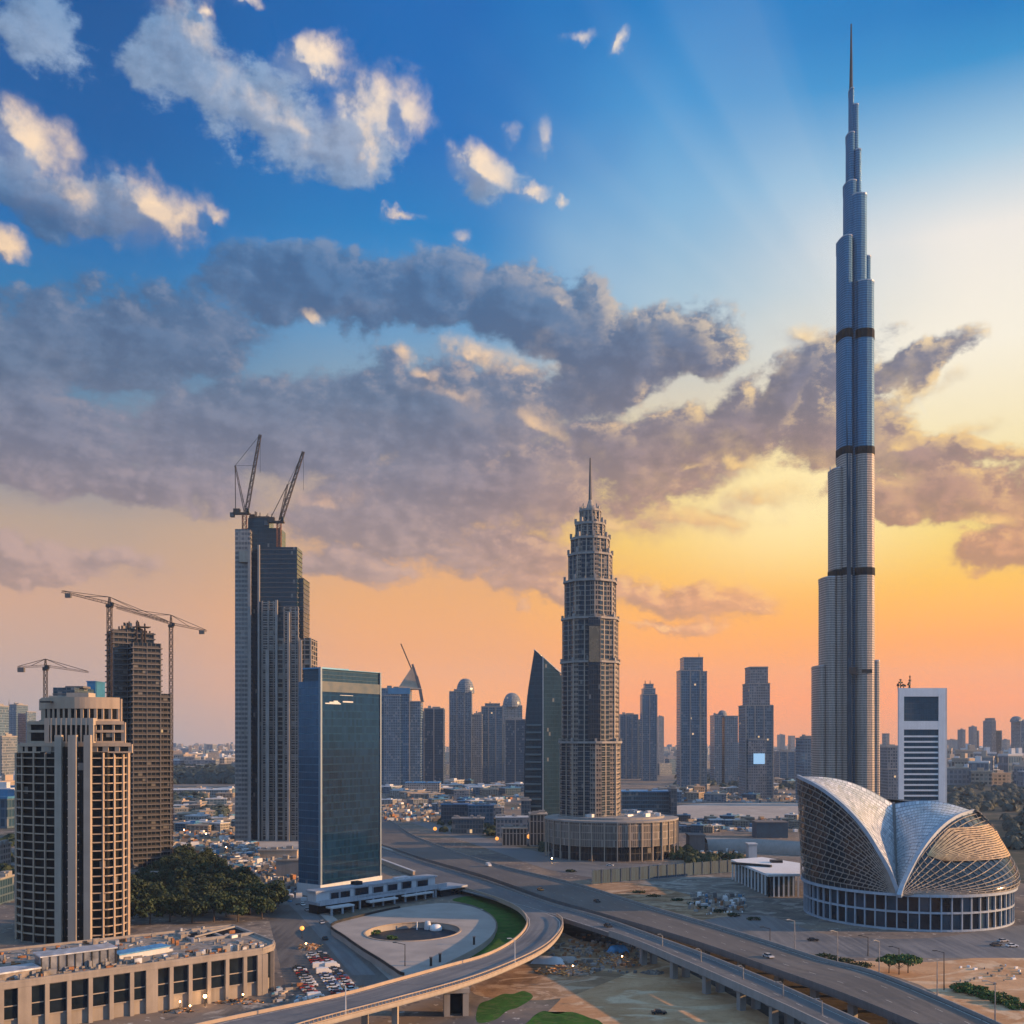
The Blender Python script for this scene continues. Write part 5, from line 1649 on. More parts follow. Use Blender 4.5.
m = MB(); tbox(m, 50, 58, 6, 10, 10.41, 11.4); m.build('roof_plant', M['silver'], t)
# round planter drum at its right end
t = thing('side_pavilion', 'small white flat roofed pavilion at the right end of the terrace', 'building', (*GP(445, 895), 0))
c = GP(444, 896)
m = MB(); m.rbox(c[0], c[1] + 6, 0, 15, 10, 3.6, ta); m.build('wall', M['dark_glass'], t)
m = MB(); m.rbox(c[0], c[1] + 6, 3.61, 19, 14, .9, ta); m.build('roof', M['terrace_white'], t)
for s in (-1, 0, 1):
    m = MB(); m.rbox(c[0] + s * 7.5 * cos(ta), c[1] + .4 + s * 7.5 * sin(ta), 0, .7, .7, 3.6, ta); m.build('column', M['terrace_white'], t)

# ================================================================== plaza with sunken pool
ZP = 2.4
opix = [(331, 926), (345, 938), (362, 950), (380, 961), (392, 969), (404, 975.5), (425, 972), (448, 962), (470, 951), (487, 940), (495, 930), (494.5, 920), (483, 911), (465, 905), (440, 903), (400, 908), (360, 917)]
outl = []
P0 = [GP(a, b, ZP) for a, b in opix]
n0 = len(P0)
for i in range(n0 * 4):
    k = i // 4; f = (i % 4) / 4
    p = [P0[(k + d) % n0] for d in (-1, 0, 1, 2)]
    outl.append(tuple(.5 * (2 * b + (c - a) * f + (2 * a - 5 * b + 4 * c - d) * f * f + (3 * b - a - 3 * c + d) * f ** 3) for a, b, c, d in zip(*p)))
hc = GP(413, 931.5, ZP); hx = PX(512 + 47, hc[1]); hy = (GY(922, ZP) - GY(941, ZP)) / 2
hole = [(hc[0] + hx * cos(2 * pi * k / 56) + .1 * hy * sin(2 * pi * k / 56), hc[1] + hy * sin(2 * pi * k / 56)) for k in range(56)]
bm = bmesh.new()
for ring in (outl, hole):
    vs = [bm.verts.new((p[0], p[1], ZP)) for p in ring]
    for i in range(len(vs)): bm.edges.new((vs[i], vs[(i + 1) % len(vs)]))
bmesh.ops.triangle_fill(bm, use_beauty=True, use_dissolve=False, edges=bm.edges[:])
m = MB()
for f in bm.faces:
    q = [tuple(v.co) for v in f.verts]
    if f.normal.z < 0: q = q[::-1]
    m.face(q)
bm.free()
ccw = sum(outl[i][0] * outl[(i + 1) % len(outl)][1] - outl[(i + 1) % len(outl)][0] * outl[i][1] for i in range(len(outl))) > 0
m.prism(outl if ccw else outl[::-1], 0, ZP - .002, 0)
m.prism(hole[::-1], .05, ZP - .002, 0)
structure('plaza', m, M['paving'])
m = MB(); m.face([(p[0], p[1], .06) for p in hole]); structure('pool_water', m, M['water'])
m = MB()
H2 = hole + hole[:1]
for a, b in zip(H2, H2[1:]): m.bar((a[0], a[1], ZP + .12), (b[0], b[1], ZP + .12), .7, .26)
tag(m.build('pool_kerb', M['stone']), 'thin stone kerb round the dark sunken pool on the pale plaza', 'kerb')
m = MB()
O2 = (outl if ccw else outl[::-1])
s_ = [p for p in O2 if (p[0] / p[1] * 1024 + 512) < 405 and p[1] < 480]
wl = sorted(s_, key=lambda p: -p[1])
for a, b in zip(wl, wl[1:]):
    if (Vector(a) - Vector(b)).length < 30: m.bar((a[0], a[1], ZP + .5), (b[0], b[1], ZP + .5), .35, 1.0)
tag(m.build('parapet', M['black_metal']), 'dark railing on the left edge of the pale plaza above the car park', 'railing')
t = thing('fountain', 'pale blue rounded sculpture standing in the sunken pool', 'sculpture', (*GP(434, 929, .1), .06))
c = GP(436, 930, .1)
lathe_part('basin', c[0], c[1], [(0, 2.4), (1.6, 2.3), (2.4, 1.4), (2.6, .3), (2.5, .07)], M['white_paint'], t, 16)
lathe_part('jet_block', c[0] - 3.6, c[1] + 2, [(0, 3.6), (1.0, 3.4), (1.4, 2.0), (1.5, .07)], M['pale_panel'], t, 12)
m = MB(); m.tube((c[0] - 8, c[1] + 1, .07), (c[0] - 8, c[1] + 1, 3.4), .3, .2, 8); m.build('column', M['white_paint'], t)
# lawn beyond the plaza wall
lp = [(425, 976), (450, 966.5), (474, 955), (489, 943), (497, 931), (496, 920), (486, 911), (470, 904.5), (452, 900), (470, 896), (492, 898.5), (512, 905), (525, 916), (529, 927), (523, 940), (505, 955), (478, 966), (450, 980), (428, 988)]
patch('lawn', lp, M['lawn'], .04, 5)

# ================================================================== background towers
def hz(r, g, b, s=1.0): return (r * s, g * s, b * s)
F_b1 = facade('tower_blue', (.045, .10, .155), (.11, .17, .225), 3.2, 3.8, .22, .30, .15, .1, .4, blinds=.1, lit=.002)  # paler, bluer tone puts some distance haze into the facade colour
F_b2 = facade('tower_grey', (.055, .09, .125), (.16, .185, .215), 3.0, 3.6, .32, .36, .2, 0, .4, blinds=.15, lit=.002)
F_b3 = facade('tower_navy', (.025, .06, .095), (.065, .105, .14), 2.4, 3.8, .16, .22, .12, .1, .4, blinds=.05, lit=.002)
F_b4 = facade('tower_tan', (.05, .05, .05), (.25, .215, .18), 3.4, 3.5, .36, .42, .25, 0, .4, blinds=.2, lit=.002)
F_b5 = facade('tower_pale', (.09, .10, .11), (.30, .29, .28), 3.0, 3.6, .3, .35, .2, 0, .35, blinds=.2, lit=.002)
FM = dict(b=F_b1, g=F_b2, n=F_b3, t=F_b4, p=F_b5)
CAPM = M['concrete_grey']
def tower(label, Y, segs, mat='b', catg='tower', name='tower', group=None, extra=None, floors=True):
    """segs: (part name, left column, right column, top row, set-back, depth)"""
    s0 = segs[0]
    x = PX((s0[1] + s0[2]) / 2, Y)
    t = thing(name, label, catg, (x, Y + s0[5] / 2, 0), group)
    for i, (nm, p0, p1, yt, sb, d) in enumerate(segs):
        x0, x1 = span(p0, p1, Y + sb, d)
        P = rect(x0, x1, Y + sb, Y + sb + d)
        m = MB(); m.prism(P, 0, PZ(yt, Y), 0, 1)
        if i == 0 and x1 - x0 > 18:
            k = max(2, int((x1 - x0) / 11))
            for q in range(k + 1):
                m.rbox(lerp(x0, x1, q / k), Y + sb - .35, 0, 1.3, 1.3, PZ(yt, Y) + (.8 if q % 2 else 0), 0, 1)
        m.build(nm, [FM[mat], CAPM], t)
        m = MB(); m.prism(offset_poly(P, .4), PZ(yt, Y), PZ(yt, Y) + 1.6, 0, 0, bottom=True); m.build('parapet', CAPM, t)
        if i == 0:
            m = MB(); w = (x1 - x0)
            m.rbox((x0 + x1) / 2 + w * .1, Y + sb + d * .5, PZ(yt, Y) + 1.6, w * .4, d * .4, 2.5); m.rbox(x0 + w * .25, Y + sb + d * .4, PZ(yt, Y) + 1.6, w * .15, d * .2, 4)
            m.build('roof_plant', CAPM, t)
    if extra: extra(t, Y)
    return t
def dome(px, ytop, ybase, hw):
    def f(t, Y):
        z0, z1 = PZ(ybase, Y), PZ(ytop, Y); r = hw / FPX * Y
        prof = [(r, z0)] + [(r * cos(a) ** .8, lerp(z0, z1, sin(a))) for a in [k / 8 * pi / 2 for k in range(1, 8)]] + [(0, z1)]
        lathe_part('dome', PX(px, Y), Y + 14, prof, F_b2, t, 20, smooth=False)
    return f
def spike(items, r=1.2):
    def f(t, Y):
        for px, yb, yt in items:
            m = MB(); m.tube((PX(px, Y), Y + 12, PZ(yb, Y)), (PX(px, Y), Y + 12, PZ(yt, Y)), r, r * .35, 6); m.build('spire', M['concrete_dark'], t)
    return f
def multi(*fs):
    def f(t, Y):
        for g in fs: g(t, Y)
    return f
# the hall with the sail: stone base block with a leaning pyramid and boom
def sail(t, Y):
    a = PX(397, Y); z0 = PZ(689, Y)
    m = MB()
    base = [(PX(397, Y), Y + 4), (PX(421, Y), Y + 4), (PX(421, Y), Y + 30), (PX(397, Y), Y + 30)]
    ap = (PX(411, Y), Y + 15, PZ(666, Y))
    for i in range(4):
        p, q = base[i], base[(i + 1) % 4]
        m.face([(p[0], p[1], z0), (q[0], q[1], z0), ap])
    m.build('sail_roof', M['stone'], t)
    m = MB(); m.bar((PX(410.5, Y), Y + 12, PZ(668, Y)), (PX(400, Y), Y + 12, PZ(643, Y)), 1.6); m.build('boom', M['crane_steel'], t)
    m = MB()
    pts = [(412, 664), (416, 676), (419.5, 688), (422, 702)]
    for p, q in zip(pts, pts[1:]): m.bar((PX(p[0], Y), Y + 6, PZ(p[1], Y)), (PX(q[0], Y), Y + 6, PZ(q[1], Y)), 4.5, 3)
    m.build('curved_edge', M['concrete_dark'], t)
    m = MB(); m.box(PX(388, Y), PX(410, Y), Y - 1.2, Y + 6, PZ(694, Y), PZ(688, Y)); m.build('crown_band', M['blue_cladding'], t)
tower('blue glass tower topped by a stone sail and thin boom, right of the navy slab', 1500, [('shaft', 381, 412, 689, 0, 40), ('side_shaft', 404, 423, 702, 3, 40), ('front_bay', 384, 401, 696, -3, 6)], 'b', extra=sail)
tower('navy block with small roof plant between the sail topped tower and the domed one', 1650, [('shaft', 424, 445, 709, 0, 36), ('side_shaft', 419, 426, 712, 4, 30)], 'n')
tower('grey tower capped with one pointed dome, left of the blade tower', 1750, [('shaft', 449.5, 472.5, 692, 0, 46), ('low_shaft', 471, 482.5, 715, 6, 36)], 'g', extra=dome(465, 678, 693, 9.2))
tower('slim blue tower rising just right of the domed grey tower', 1900, [('shaft', 474, 484, 714, 0, 30)], 'b')
tower('blue twin shouldered tower with rounded top between two domed ones', 1800, [('shaft', 481.5, 503, 707, 0, 40), ('crown', 485, 500, 704, 3, 34), ('side_shaft', 500, 508, 724, 6, 30)], 'b', extra=spike([(490, 704, 701.5)], 2))
tower('pale tower with rounded dome behind the plain navy block', 2150, [('shaft', 502, 522, 706, 0, 44)], 'p', extra=dome(512, 692.5, 707, 9.4))
tower('plain navy block directly left of the blade tower', 1600, [('shaft', 505, 525.5, 720, 0, 40)], 'n')
tower('plain blue block just right of the ribbed spired tower', 2000, [('shaft', 618, 638, 715, 0, 40), ('low_shaft', 636, 640, 720, 4, 20)], 'b')
tower('slim grey tower with two small horns on its tapered top', 1900, [('shaft', 640, 657, 695, 0, 34), ('upper', 641.5, 655.5, 689, 1, 30), ('crown', 643.5, 653.5, 684.5, 3, 24)], 'b', extra=spike([(646, 685, 680), (651, 685, 680)], 1.4))
tower('distant pale slab low beside the horned tower', 3200, [('shaft', 657, 664, 717, 0, 40)], 'p')
tower('tall grey blue tower with flat top and a short aerial', 1500, [('shaft', 676.5, 700, 671, 0, 38), ('upper', 680, 703, 658, 2, 34), ('side_shaft', 698, 707, 672, 3, 34)], 'b', extra=spike([(700.5, 658, 652), (687, 658, 656)], .7))
tower('wide blue block with round drum on its roof', 1750, [('shaft', 710, 722, 716, 0, 40), ('side_shaft', 720, 738, 716.5, 3, 40)], 'b', extra=dome(724, 710, 717, 5))
def screen_x(t, Y):
    m = MB(); m.box(PX(753.5, Y - 4), PX(764.5, Y - 4), Y - 5.4, Y - 3.9, PZ(764, Y - 4), PZ(753.5, Y - 4)); m.build('screen', M['screen'], t)
tower('stepped tower with a glowing pale blue screen low on its front', 1350, [('lower', 738.5, 773, 706, 0, 44), ('front_bay', 747, 766, 740, -3.8, 8), ('middle', 742.5, 770, 684, 3, 38), ('upper', 745, 768, 667.5, 5, 30)], 'g', extra=screen_x)
tower('low blue block between the screen tower and the needle tower', 1900, [('shaft', 774, 795, 752, 0, 40)], 'b')
tower('blue block pressed against the left foot of the needle tower', 1250, [('shaft', 795.5, 816, 739, 0, 40), ('upper', 800, 813, 737.5, 4, 20)], 'b')
tower('tan office block right of the foot of the needle tower', 1200, [('shaft', 879, 898, 770, 0, 30), ('upper', 880, 897, 748, 6, 24)], 'g')
tower('distant grey block with stub tower behind the white framed tower', 2600, [('shaft', 878, 900, 746, 0, 40), ('upper', 882, 889.5, 734, 4, 30)], 'p')
# far right skyline
tower('faint slender block, leftmost of the far skyline at right', 3300, [('shaft', 957.5, 965.5, 730, 0, 40)], 'g')
tower('faint twin topped block in the far skyline at right', 3500, [('shaft', 968.5, 977, 727, 0, 40), ('upper', 974, 978, 731, 3, 40)], 'g')
tower('tapered grey tower, tallest of the middle of the far right skyline', 2700, [('shaft', 983, 996, 721, 0, 50), ('upper', 985, 995, 718.5, 2, 40), ('side_shaft', 995, 1001, 731, 5, 40)], 'g')
tower('rounded grey tower at the right edge of the picture', 2600, [('shaft', 1011, 1030, 721, 0, 50)], 'g', extra=dome(1019, 716, 722, 6))
tower('faint lump of a tower between the tapered and the rounded one', 4200, [('shaft', 1000, 1010, 740, 0, 60)], 'p')
tower('long faint slab behind the far right skyline', 4500, [('shaft', 946, 958, 740, 0, 60)], 'p')
tower('faint pair of distant towers seen left of the needle tower foot', 4600, [('shaft', 777, 785, 735, 0, 60), ('side_shaft', 788, 795, 736, 4, 50)], 'p')
# left edge
tower('pale blue tower with aerial at the far left edge', 1500, [('shaft', -12, 9, 706, 0, 40)], 'b', extra=spike([(5, 706, 699)], .6))
tower('hazy blue block behind the beige stepped tower at far left', 2100, [('shaft', 9, 28, 705, 0, 50), ('side_shaft', 26, 36, 712, 4, 40)], 'b')
tower('low hazy block at the foot of the far left towers', 1300, [('shaft', 0, 17, 737, 0, 40)], 'g')
tower('square hazy block on the horizon right of the dark unfinished tower', 5200, [('shaft', 206.5, 217, 745, 0, 80)], 'g')

# ================================================================== mid-distance blocks
def block(label, p0, p1, ybase, ytop, d, mat, name='building', catg='building', roof=None, rot=0, group=None, plant=True):
    Y = GY(ybase)
    x0, x1 = span(p0, p1, Y, d)
    z1 = max(3.0, PZ(ytop, Y))
    t = thing(name, label, catg, ((x0 + x1) / 2, Y + d / 2, 0), group)
    P = rect(x0, x1, Y, Y + d)
    m = MB(); m.prism(P, 0, z1, 0); m.build('wall', FM.get(mat, mat), t)
    m = MB(); m.prism(offset_poly(P, .5), z1 + .01, z1 + .9, 0, 0, bottom=True)
    m.build('roof', roof or CAPM, t)
    if plant:
        m = MB()
        for k in range(4):
            m.rbox(random.uniform(x0 + 2, x1 - 2), random.uniform(Y + 2, Y + d - 2), z1 + .91, random.uniform(2, 5), random.uniform(2, 4), random.uniform(.8, 2.4))
        m.build('roof_plant', M['concrete_grey'], t)
    return t
F_low = facade('low_office', (.03, .07, .10), (.08, .14, .18), 2.2, 4.0, .12, .32, .12, .1, .4, blinds=.08)
block('blue banded low office block right of the ribbed tower', 619, 672, 822, 792, 26, F_low, roof=M['tarp_blue'])
block('dark rounded stair block at the right end of the blue banded office', 668, 677, 823, 789, 18, 'n')
block('navy low block with flat roof in front of the blade tower cluster', 441, 470, 824, 805, 16, 'n', roof=M['blue_cladding'])
block('blue two storey block beside the highway, right of the navy one', 468, 494, 826, 806, 16, 'b', roof=M['blue_cladding'])
block('dark low block under trees beside the far highway', 452, 484, 834, 819, 12, 'n')
block('grey banded round ended block left of the round podium', 496, 528, 838, 818, 14, F_b2, roof=M['pale_panel'])
F_col = facade('colonnade', (.02, .025, .03), (.26, .25, .24), 2.6, 9, .3, .06, .3, 0, .4, blinds=0)
block('pale colonnaded building with tall slots beside the highway', 502, 527, 846, 829, 10, F_col, roof=M['concrete'])
block('tan annex wall with pilasters touching the left of the round podium', 529, 547, 846, 815, 20, F_col, roof=M['concrete'])
block('dark vertical slab left of the annex', 521, 531, 832, 801, 14, 'n')
block('long navy shed beyond the pavilion', 752, 788, 838, 823, 16, plain('navy_cladding', (.02, .06, .10), .6, 0, var=.2), roof=M['concrete_dark'], name='shed', catg='shed', plant=False)
block('navy box shed left of the long grey vault', 686, 705, 853, 836, 14, M['concrete_dark'], roof=M['concrete_dark'], name='shed', catg='shed', plant=False)
block('small white gatehouse in front of the grey vault', 746, 757, 858, 845, 8, M['pale_panel'], roof=M['pale_panel'], name='gatehouse', plant=False)
# long grey vaulted shed
t = thing('vaulted_shed', 'long low grey barrel roofed shed beyond the pavilion', 'shed', (PX(740, 735), 735, 0))
m = MB(); G = []
for k in range(13):
    a = pi * k / 12
    G.append([Vector((PX(p, 740) , yy + 11 - 11 * cos(a), 8.5 * sin(a))) for p, yy in ((704, 724), (752, 716), (800, 690))])
m.sheet(G, 0); m.build('vault', M['concrete_grey'], t, smooth=True, weld=True)
m = MB(); m.box(PX(703.6, 735), PX(705, 735), 724, 746, 0, 5); m.build('end_wall', M['concrete_dark'], t)
block('tan low range on a terrace left of the tallest unfinished tower', 188, 232, 812, 806, 14, 't', roof=M['stone'], plant=False)
block('white sheds in a row behind the tan low range', 170, 232, 796, 790, 24, 'p', roof=M['white_paint'])
block('low blue roofed hall beyond the sail topped tower', 405, 441, 795, 783, 30, 'p', roof=M['tarp_blue'])
block('white roofed pavilion in front of the blue towers', 383, 400, 790, 780, 26, 'p', roof=M['white_paint'])
block('tan site wall and stores at the foot of the tallest unfinished tower', 258, 300, 858, 851, 10, M['stone'], roof=M['concrete'], name='site_store')
block('dark site store with flat roof beside the street', 276, 303, 876, 861, 9, M['concrete_grey'], roof=M['concrete'], name='site_store')
block('tan forecourt building at the foot of the dark unfinished tower', 131, 172, 890, 878, 10, F_col, roof=M['stone'])
block('dark block at far left behind the beige tower', -5, 14, 905, 880, 14, 'n')
block('tan low house at the left edge beside the beige tower', -6, 13, 890, 884, 8, 't', roof=M['stone'])
block('small white block at the left edge low down', -4, 11, 868, 846, 14, 'p')

# lattice site fence
t = thing('site_fence', 'long pale blue mesh site fence in front of the round podium', 'fence', (PX(660, 570), 570, 0))
a = Vector(GP(592, 884.5)); b = Vector(GP(736, 872))
m = MB(); d = (b - a); m.rbox((a.x + b.x) / 2, (a.y + b.y) / 2, .4, d.length, .2, 7.2, atan2(d.y, d.x)); m.build('panel', facade('mesh_panel', (.016, .05, .085), (.035, .085, .125), 1.6, 7.6, .16, .1, .5, 0, .4, blinds=0), t)
for k in range(17):
    q = a.lerp(b, k / 16); m = MB(); m.rbox(q.x, q.y - .3, 0, .4, .4, 8.0); m.build('post', M['steel'], t)
t = thing('retaining_wall', 'pale retaining wall between the glass slab tower and the highway', 'wall', (*GP(398, 868), 0))
a = Vector(GP(380, 863)); b = Vector(GP(414, 876)); d = b - a
m = MB(); m.rbox((a.x + b.x) / 2, (a.y + b.y) / 2, 0, d.length, 1.2, 2.6, atan2(d.y, d.x)); m.build('wall', M['stone'], t)
m = MB(); m.rbox((a.x + b.x) / 2, (a.y + b.y) / 2, 2.61, d.length + .4, 1.7, .4, atan2(d.y, d.x)); m.build('coping', M['pale_panel'], t)

# ================================================================== low city
random.seed(11)
def small_house(mat, roof):
    t = thing('city_block', 'x', 'building', (0, 0, 0))
    m = MB(); m.prism(rect(-9, 9, -8, 8), 0, 12, 0); m.build('wall', mat, t)
    m = MB(); m.prism(rect(-9.4, 9.4, -8.4, 8.4), 12.01, 12.9, 0, 0, bottom=True); m.rbox(3, 1, 12.91, 5, 5, 2.6); m.build('roof', roof, t)
    return t
PROTO = [small_house(F_b4, M['stone']), small_house(F_b5, M['pale_panel']), small_house(F_b2, M['concrete']), small_house(F_b1, M['pale_panel']), small_house(F_b3, M['blue_cladding'])]
used = set()
def put_city(n, pr, yr, hr, sr, label, group, weights=(3, 3, 3, 2, 1), keep=None):
    c = 0; tries = 0
    while c < n and tries < n * 30:
        tries += 1
        px = random.uniform(*pr); py = lerp(yr[0], yr[1], random.random() ** .8)
        x, y = GP(px, py)
        if keep and not keep(px, py): continue
        k = random.choices(range(5), weights)[0]
        sc = (random.uniform(*sr), random.uniform(*sr), random.uniform(*hr))
        rz = random.choice([0, .2, -.25, .5, 1.1]) + random.uniform(-.05, .05)
        o = PROTO[k]
        if k not in used:
            used.add(k); o.location = (x, y, 0); o.rotation_euler = (0, 0, rz); o.scale = sc; o["label"] = label; o["group"] = group
        else:
            copy_tree(o, (x, y, 0), rz, label, group, sc)
        c += 1
put_city(60, (925, 1040), (752, 787), (1.0, 4.2), (1.2, 2.6), 'pale hazy apartment block in the low city at far right', 'low city blocks at far right', (2, 4, 3, 3, 0), lambda a, b: a > 946 or b > 790)
put_city(50, (165, 236), (746, 768), (1.0, 2.2), (1.5, 4), 'tiny hazy block on the far plain between the two unfinished towers', 'far plain blocks at left', (3, 4, 2, 2, 0))
put_city(34, (-10, 30), (756, 830), (.8, 2.5), (1.2, 2.4), 'hazy low block at the left edge of the city', 'low blocks at the left edge')
put_city(46, (380, 530), (786, 800), (.5, .9), (.8, 2.0), 'low shed on the bright flats below the distant blue towers', 'sheds below the blue towers', (2, 4, 2, 3, 2))
put_city(36, (172, 232), (790, 832), (.4, .8), (.6, 1.3), 'low shed among the clutter left of the tallest unfinished tower', 'sheds by the left street', (3, 3, 2, 2, 1))
put_city(34, (660, 815), (783, 802), (.5, 1.2), (.8, 1.8), 'low block on the flats right of the ribbed tower', 'low blocks on the right flats', (2, 3, 3, 2, 2))
put_city(26, (680, 800), (820, 834), (.3, .6), (.4, .9), 'small shed between the pale flat and the pavilion', 'sheds behind the pavilion', (3, 2, 2, 1, 2))
put_city(26, (385, 500), (802, 818), (.4, .8), (.6, 1.2), 'low shed beside the far end of the highway', 'sheds at the highway end', (1, 2, 2, 3, 3), lambda a, b: b < 800 + (a - 380) * .2 or b < 806)
# the rest of the far city as one mass
m = MB()
for k in range(2600):
    Y = 2200 + (FAR - 2600) * random.random() ** 1.2
    px = random.uniform(-30, 1060); x = PX(px, Y)
    h = random.choice([6, 8, 10, 12, 16, 22, 34]) * random.uniform(.6, 1.3); s = random.uniform(10, 34)
    m.rbox(x, Y, 0, s, random.uniform(10, 30), h, random.uniform(-.5, .5), random.choice([0, 1, 2, 3]), 4)
tag(m.build('far_city', [F_b4, F_b5, F_b2, F_b1, M['concrete']]), kind='stuff')
# site clutter: stacked materials, huts and parked plant, too small and too many to tell apart
def clutter(name, regions, n, smin, smax, mats, hmax=2.6):
    m = MB()
    for k in range(n):
        px0, px1, y0, y1 = random.choice(regions)
        x, y = GP(random.uniform(px0, px1), random.uniform(y0, y1))
        m.rbox(x, y, .03, random.uniform(smin, smax), random.uniform(smin * .6, smax * .6), random.uniform(.5, hmax), random.choice([.3, 1.1, .4, 1.2, random.uniform(0, 3)]), random.randrange(len(mats)))
    tag(m.build(name, mats), kind='stuff')
CM = [M['white_paint'], M['concrete_grey'], M['rubble'], M['rust'], M['concrete_dark'], M['pale_panel'], M['concrete'], M['concrete_dark'], M['stone'], M['concrete_grey'], M['pale_panel'], M['concrete_dark'], M['blue_cladding']]
clutter('site_clutter', [(170, 234, 800, 852), (178, 236, 815, 860), (232, 258, 845, 872)], 700, 1.5, 6, CM, 3.5)
clutter('flats_clutter', [(382, 520, 790, 812), (382, 470, 806, 822), (676, 812, 790, 803), (676, 812, 819, 832)], 900, 2, 7, CM, 3.5)
clutter('yard_clutter', [(690, 740, 850, 862), (674, 760, 846, 858), (690, 745, 896, 912)], 210, .8, 3.2, CM, 2.4)
clutter('street_clutter', [(262, 304, 872, 905), (246, 290, 860, 890), (232, 252, 846, 862)], 260, .8, 3.5, CM, 2.6)
clutter('building_site_clutter', [(545, 640, 945, 975), (560, 660, 935, 955)], 260, .4, 2.0, CM[1:5], 1.0)
clutter('car_park_clutter', [(272, 300, 985, 1008), (300, 316, 996, 1010)], 60, .5, 2.4, CM, 1.6)
clutter('sand_litter', [(700, 745, 895, 915), (960, 1020, 966, 985)], 60, .4, 1.6, [M['white_paint'], M['rubble']], .7)

# ================================================================== trees
def leaf_cloud(m, cx, cy, cz, rx, ry, rz, n, s, rnd, lumps=12, flat=.0):
    cl = []
    for k in range(lumps):
        a = rnd.uniform(0, 2 * pi); b = rnd.uniform(-.35, 1.0); q = sqrt(max(0, 1 - b * b)) * rnd.uniform(.55, .95)
        cl.append((cx + rx * q * cos(a), cy + ry * q * sin(a), cz + rz * b * rnd.uniform(.6, .95), rnd.uniform(.28, .5)))
    for k in range(n):
        x0, y0, z0, r = rnd.choice(cl)
        d = Vector((rnd.gauss(0, 1), rnd.gauss(0, 1), rnd.gauss(0, 1))).normalized() * (rnd.random() ** .35)
        p = Vector((x0 + d.x * r * rx, y0 + d.y * r * ry, z0 + d.z * r * rz))
        nrm = (d + Vector((rnd.gauss(0, .6), rnd.gauss(0, .6), rnd.gauss(.3, .6)))).normalized()
        u = nrm.orthogonal().normalized(); v = nrm.cross(u)
        a = rnd.uniform(0, 2 * pi); u, v = u * cos(a) + v * sin(a), v * cos(a) - u * sin(a)
        q = s * rnd.uniform(.6, 1.4)
        m.face([p - u * q - v * q * .6, p + u * q - v * q * .5, p + u * q * .8 + v * q * .7, p - u * q * .7 + v * q * .6])
def make_tree(label, h, r, n, seed, mat, trunk=.35, lo=.14, s=.55, group=None, name='tree'):
    rnd = random.Random(seed)
    t = thing(name, label, 'tree', (0, 0, 0), group)
    m = MB(); m.tube((0, 0, 0), (.1, .1, h * .5), trunk, trunk * .55, 7)
    for k in range(6):
        a = 2 * pi * k / 6 + rnd.uniform(-.3, .3)
        m.tube((.05, .05, h * rnd.uniform(.28, .45)), (r * .6 * cos(a), r * .6 * sin(a), h * rnd.uniform(.6, .8)), trunk * .5, trunk * .15, 5)
    m.build('trunk', M['bark'], t)
    m = MB(); leaf_cloud(m, 0, 0, h * (lo + (1 - lo) * .42), r, r, h * (1 - lo) * .55, n, s, rnd, 16)
    m.build('crown', mat, t)
    return t
GT = 'dark trees of the grove behind the long podium'
LT = 'dark round crowned tree in the dense grove behind the long podium'
trees = [make_tree(LT, 12, 6.0, 1500, 1, M['leaf_dark'], group=GT), make_tree(LT, 10, 5.4, 1300, 2, M['leaf_dark'], group=GT), make_tree(LT, 13, 6.6, 1600, 3, M['leaf_dark'], group=GT)]
rnd = random.Random(5)
grove = [(128, 922), (140, 918), (150, 924), (160, 916), (170, 922), (182, 917), (192, 923), (203, 916), (214, 922), (226, 917), (238, 922), (250, 915), (262, 919), (272, 913), (278, 907), (266, 904)]
for yy in (911, 903, 896, 889, 882, 876, 870, 864):
    x0 = pl([(862, 176), (870, 166), (880, 160), (890, 138), (911, 130)], yy); x1 = pl([(862, 192), (870, 212), (880, 234), (890, 246), (900, 262), (911, 272)], yy)
    x = x0
    while x < x1:
        grove.append((x + rnd.uniform(-3, 3), yy + rnd.uniform(-2.5, 2.5))); x += rnd.uniform(9, 14) * (yy - 738) / 170
first = [True] * 3
for px, py in grove:
    x, y = GP(px, py)
    k = rnd.randrange(3); sc = rnd.uniform(.75, 1.1)
    if first[k]:
        first[k] = False; trees[k].location = (x, y, 0); trees[k].scale = (sc,) * 3
    else:
        copy_tree(trees[k], (x, y, 0), rnd.uniform(0, 6), None, None, sc)
# spreading trees on the sand verge
TA = [(889, 973, 'left'), (899, 974.5, 'middle'), (908, 973, 'right')]
for i, (px, py, w) in enumerate(TA):
    x, y = GP(px, py)
    tt = make_tree('flat topped green tree on the sand verge, %s one of three' % w, 6.2, 4.4, 900, 20 + i, M['leaf'], .22, .55, .4, 'three flat topped trees on the sand')
    tt.location = (x, y, 0)
def bush(label, px, py, rx, ry, h, n, seed, mat, s=.35, group=None, name='bush'):
    rnd = random.Random(seed); x, y = GP(px, py)
    t = thing(name, label, 'bush', (x, y, 0), group)
    m = MB(); leaf_cloud(m, x, y, h * .35, rx, ry, h * .6, n, s, rnd, 18); m.build('foliage', mat, t)
    m = MB()
    for k in range(4): m.bar((x, y, 0), (x + rnd.uniform(-1, 1) * rx * .5, y + rnd.uniform(-1, 1) * ry * .5, h * .6), .12)
    m.build('stems', M['bark'], t)
for i, (px, py, rx, ry, h, w) in enumerate(((963, 991, 4.2, 3.5, 2.6, 'leftmost'), (977, 994, 4.5, 3.2, 2.4, 'second'), (991, 998, 4.4, 3.2, 2.2, 'third'), (1005, 1003, 4.2, 3, 2.2, 'fourth'), (1019, 1008, 4.2, 3, 2.2, 'rightmost'))):
    bush('green bush in the low hedge on the sand at lower right, %s of five' % w, px, py, rx, ry, h, 800, 40 + i, M['leaf'], .32, 'hedge bushes on the sand')
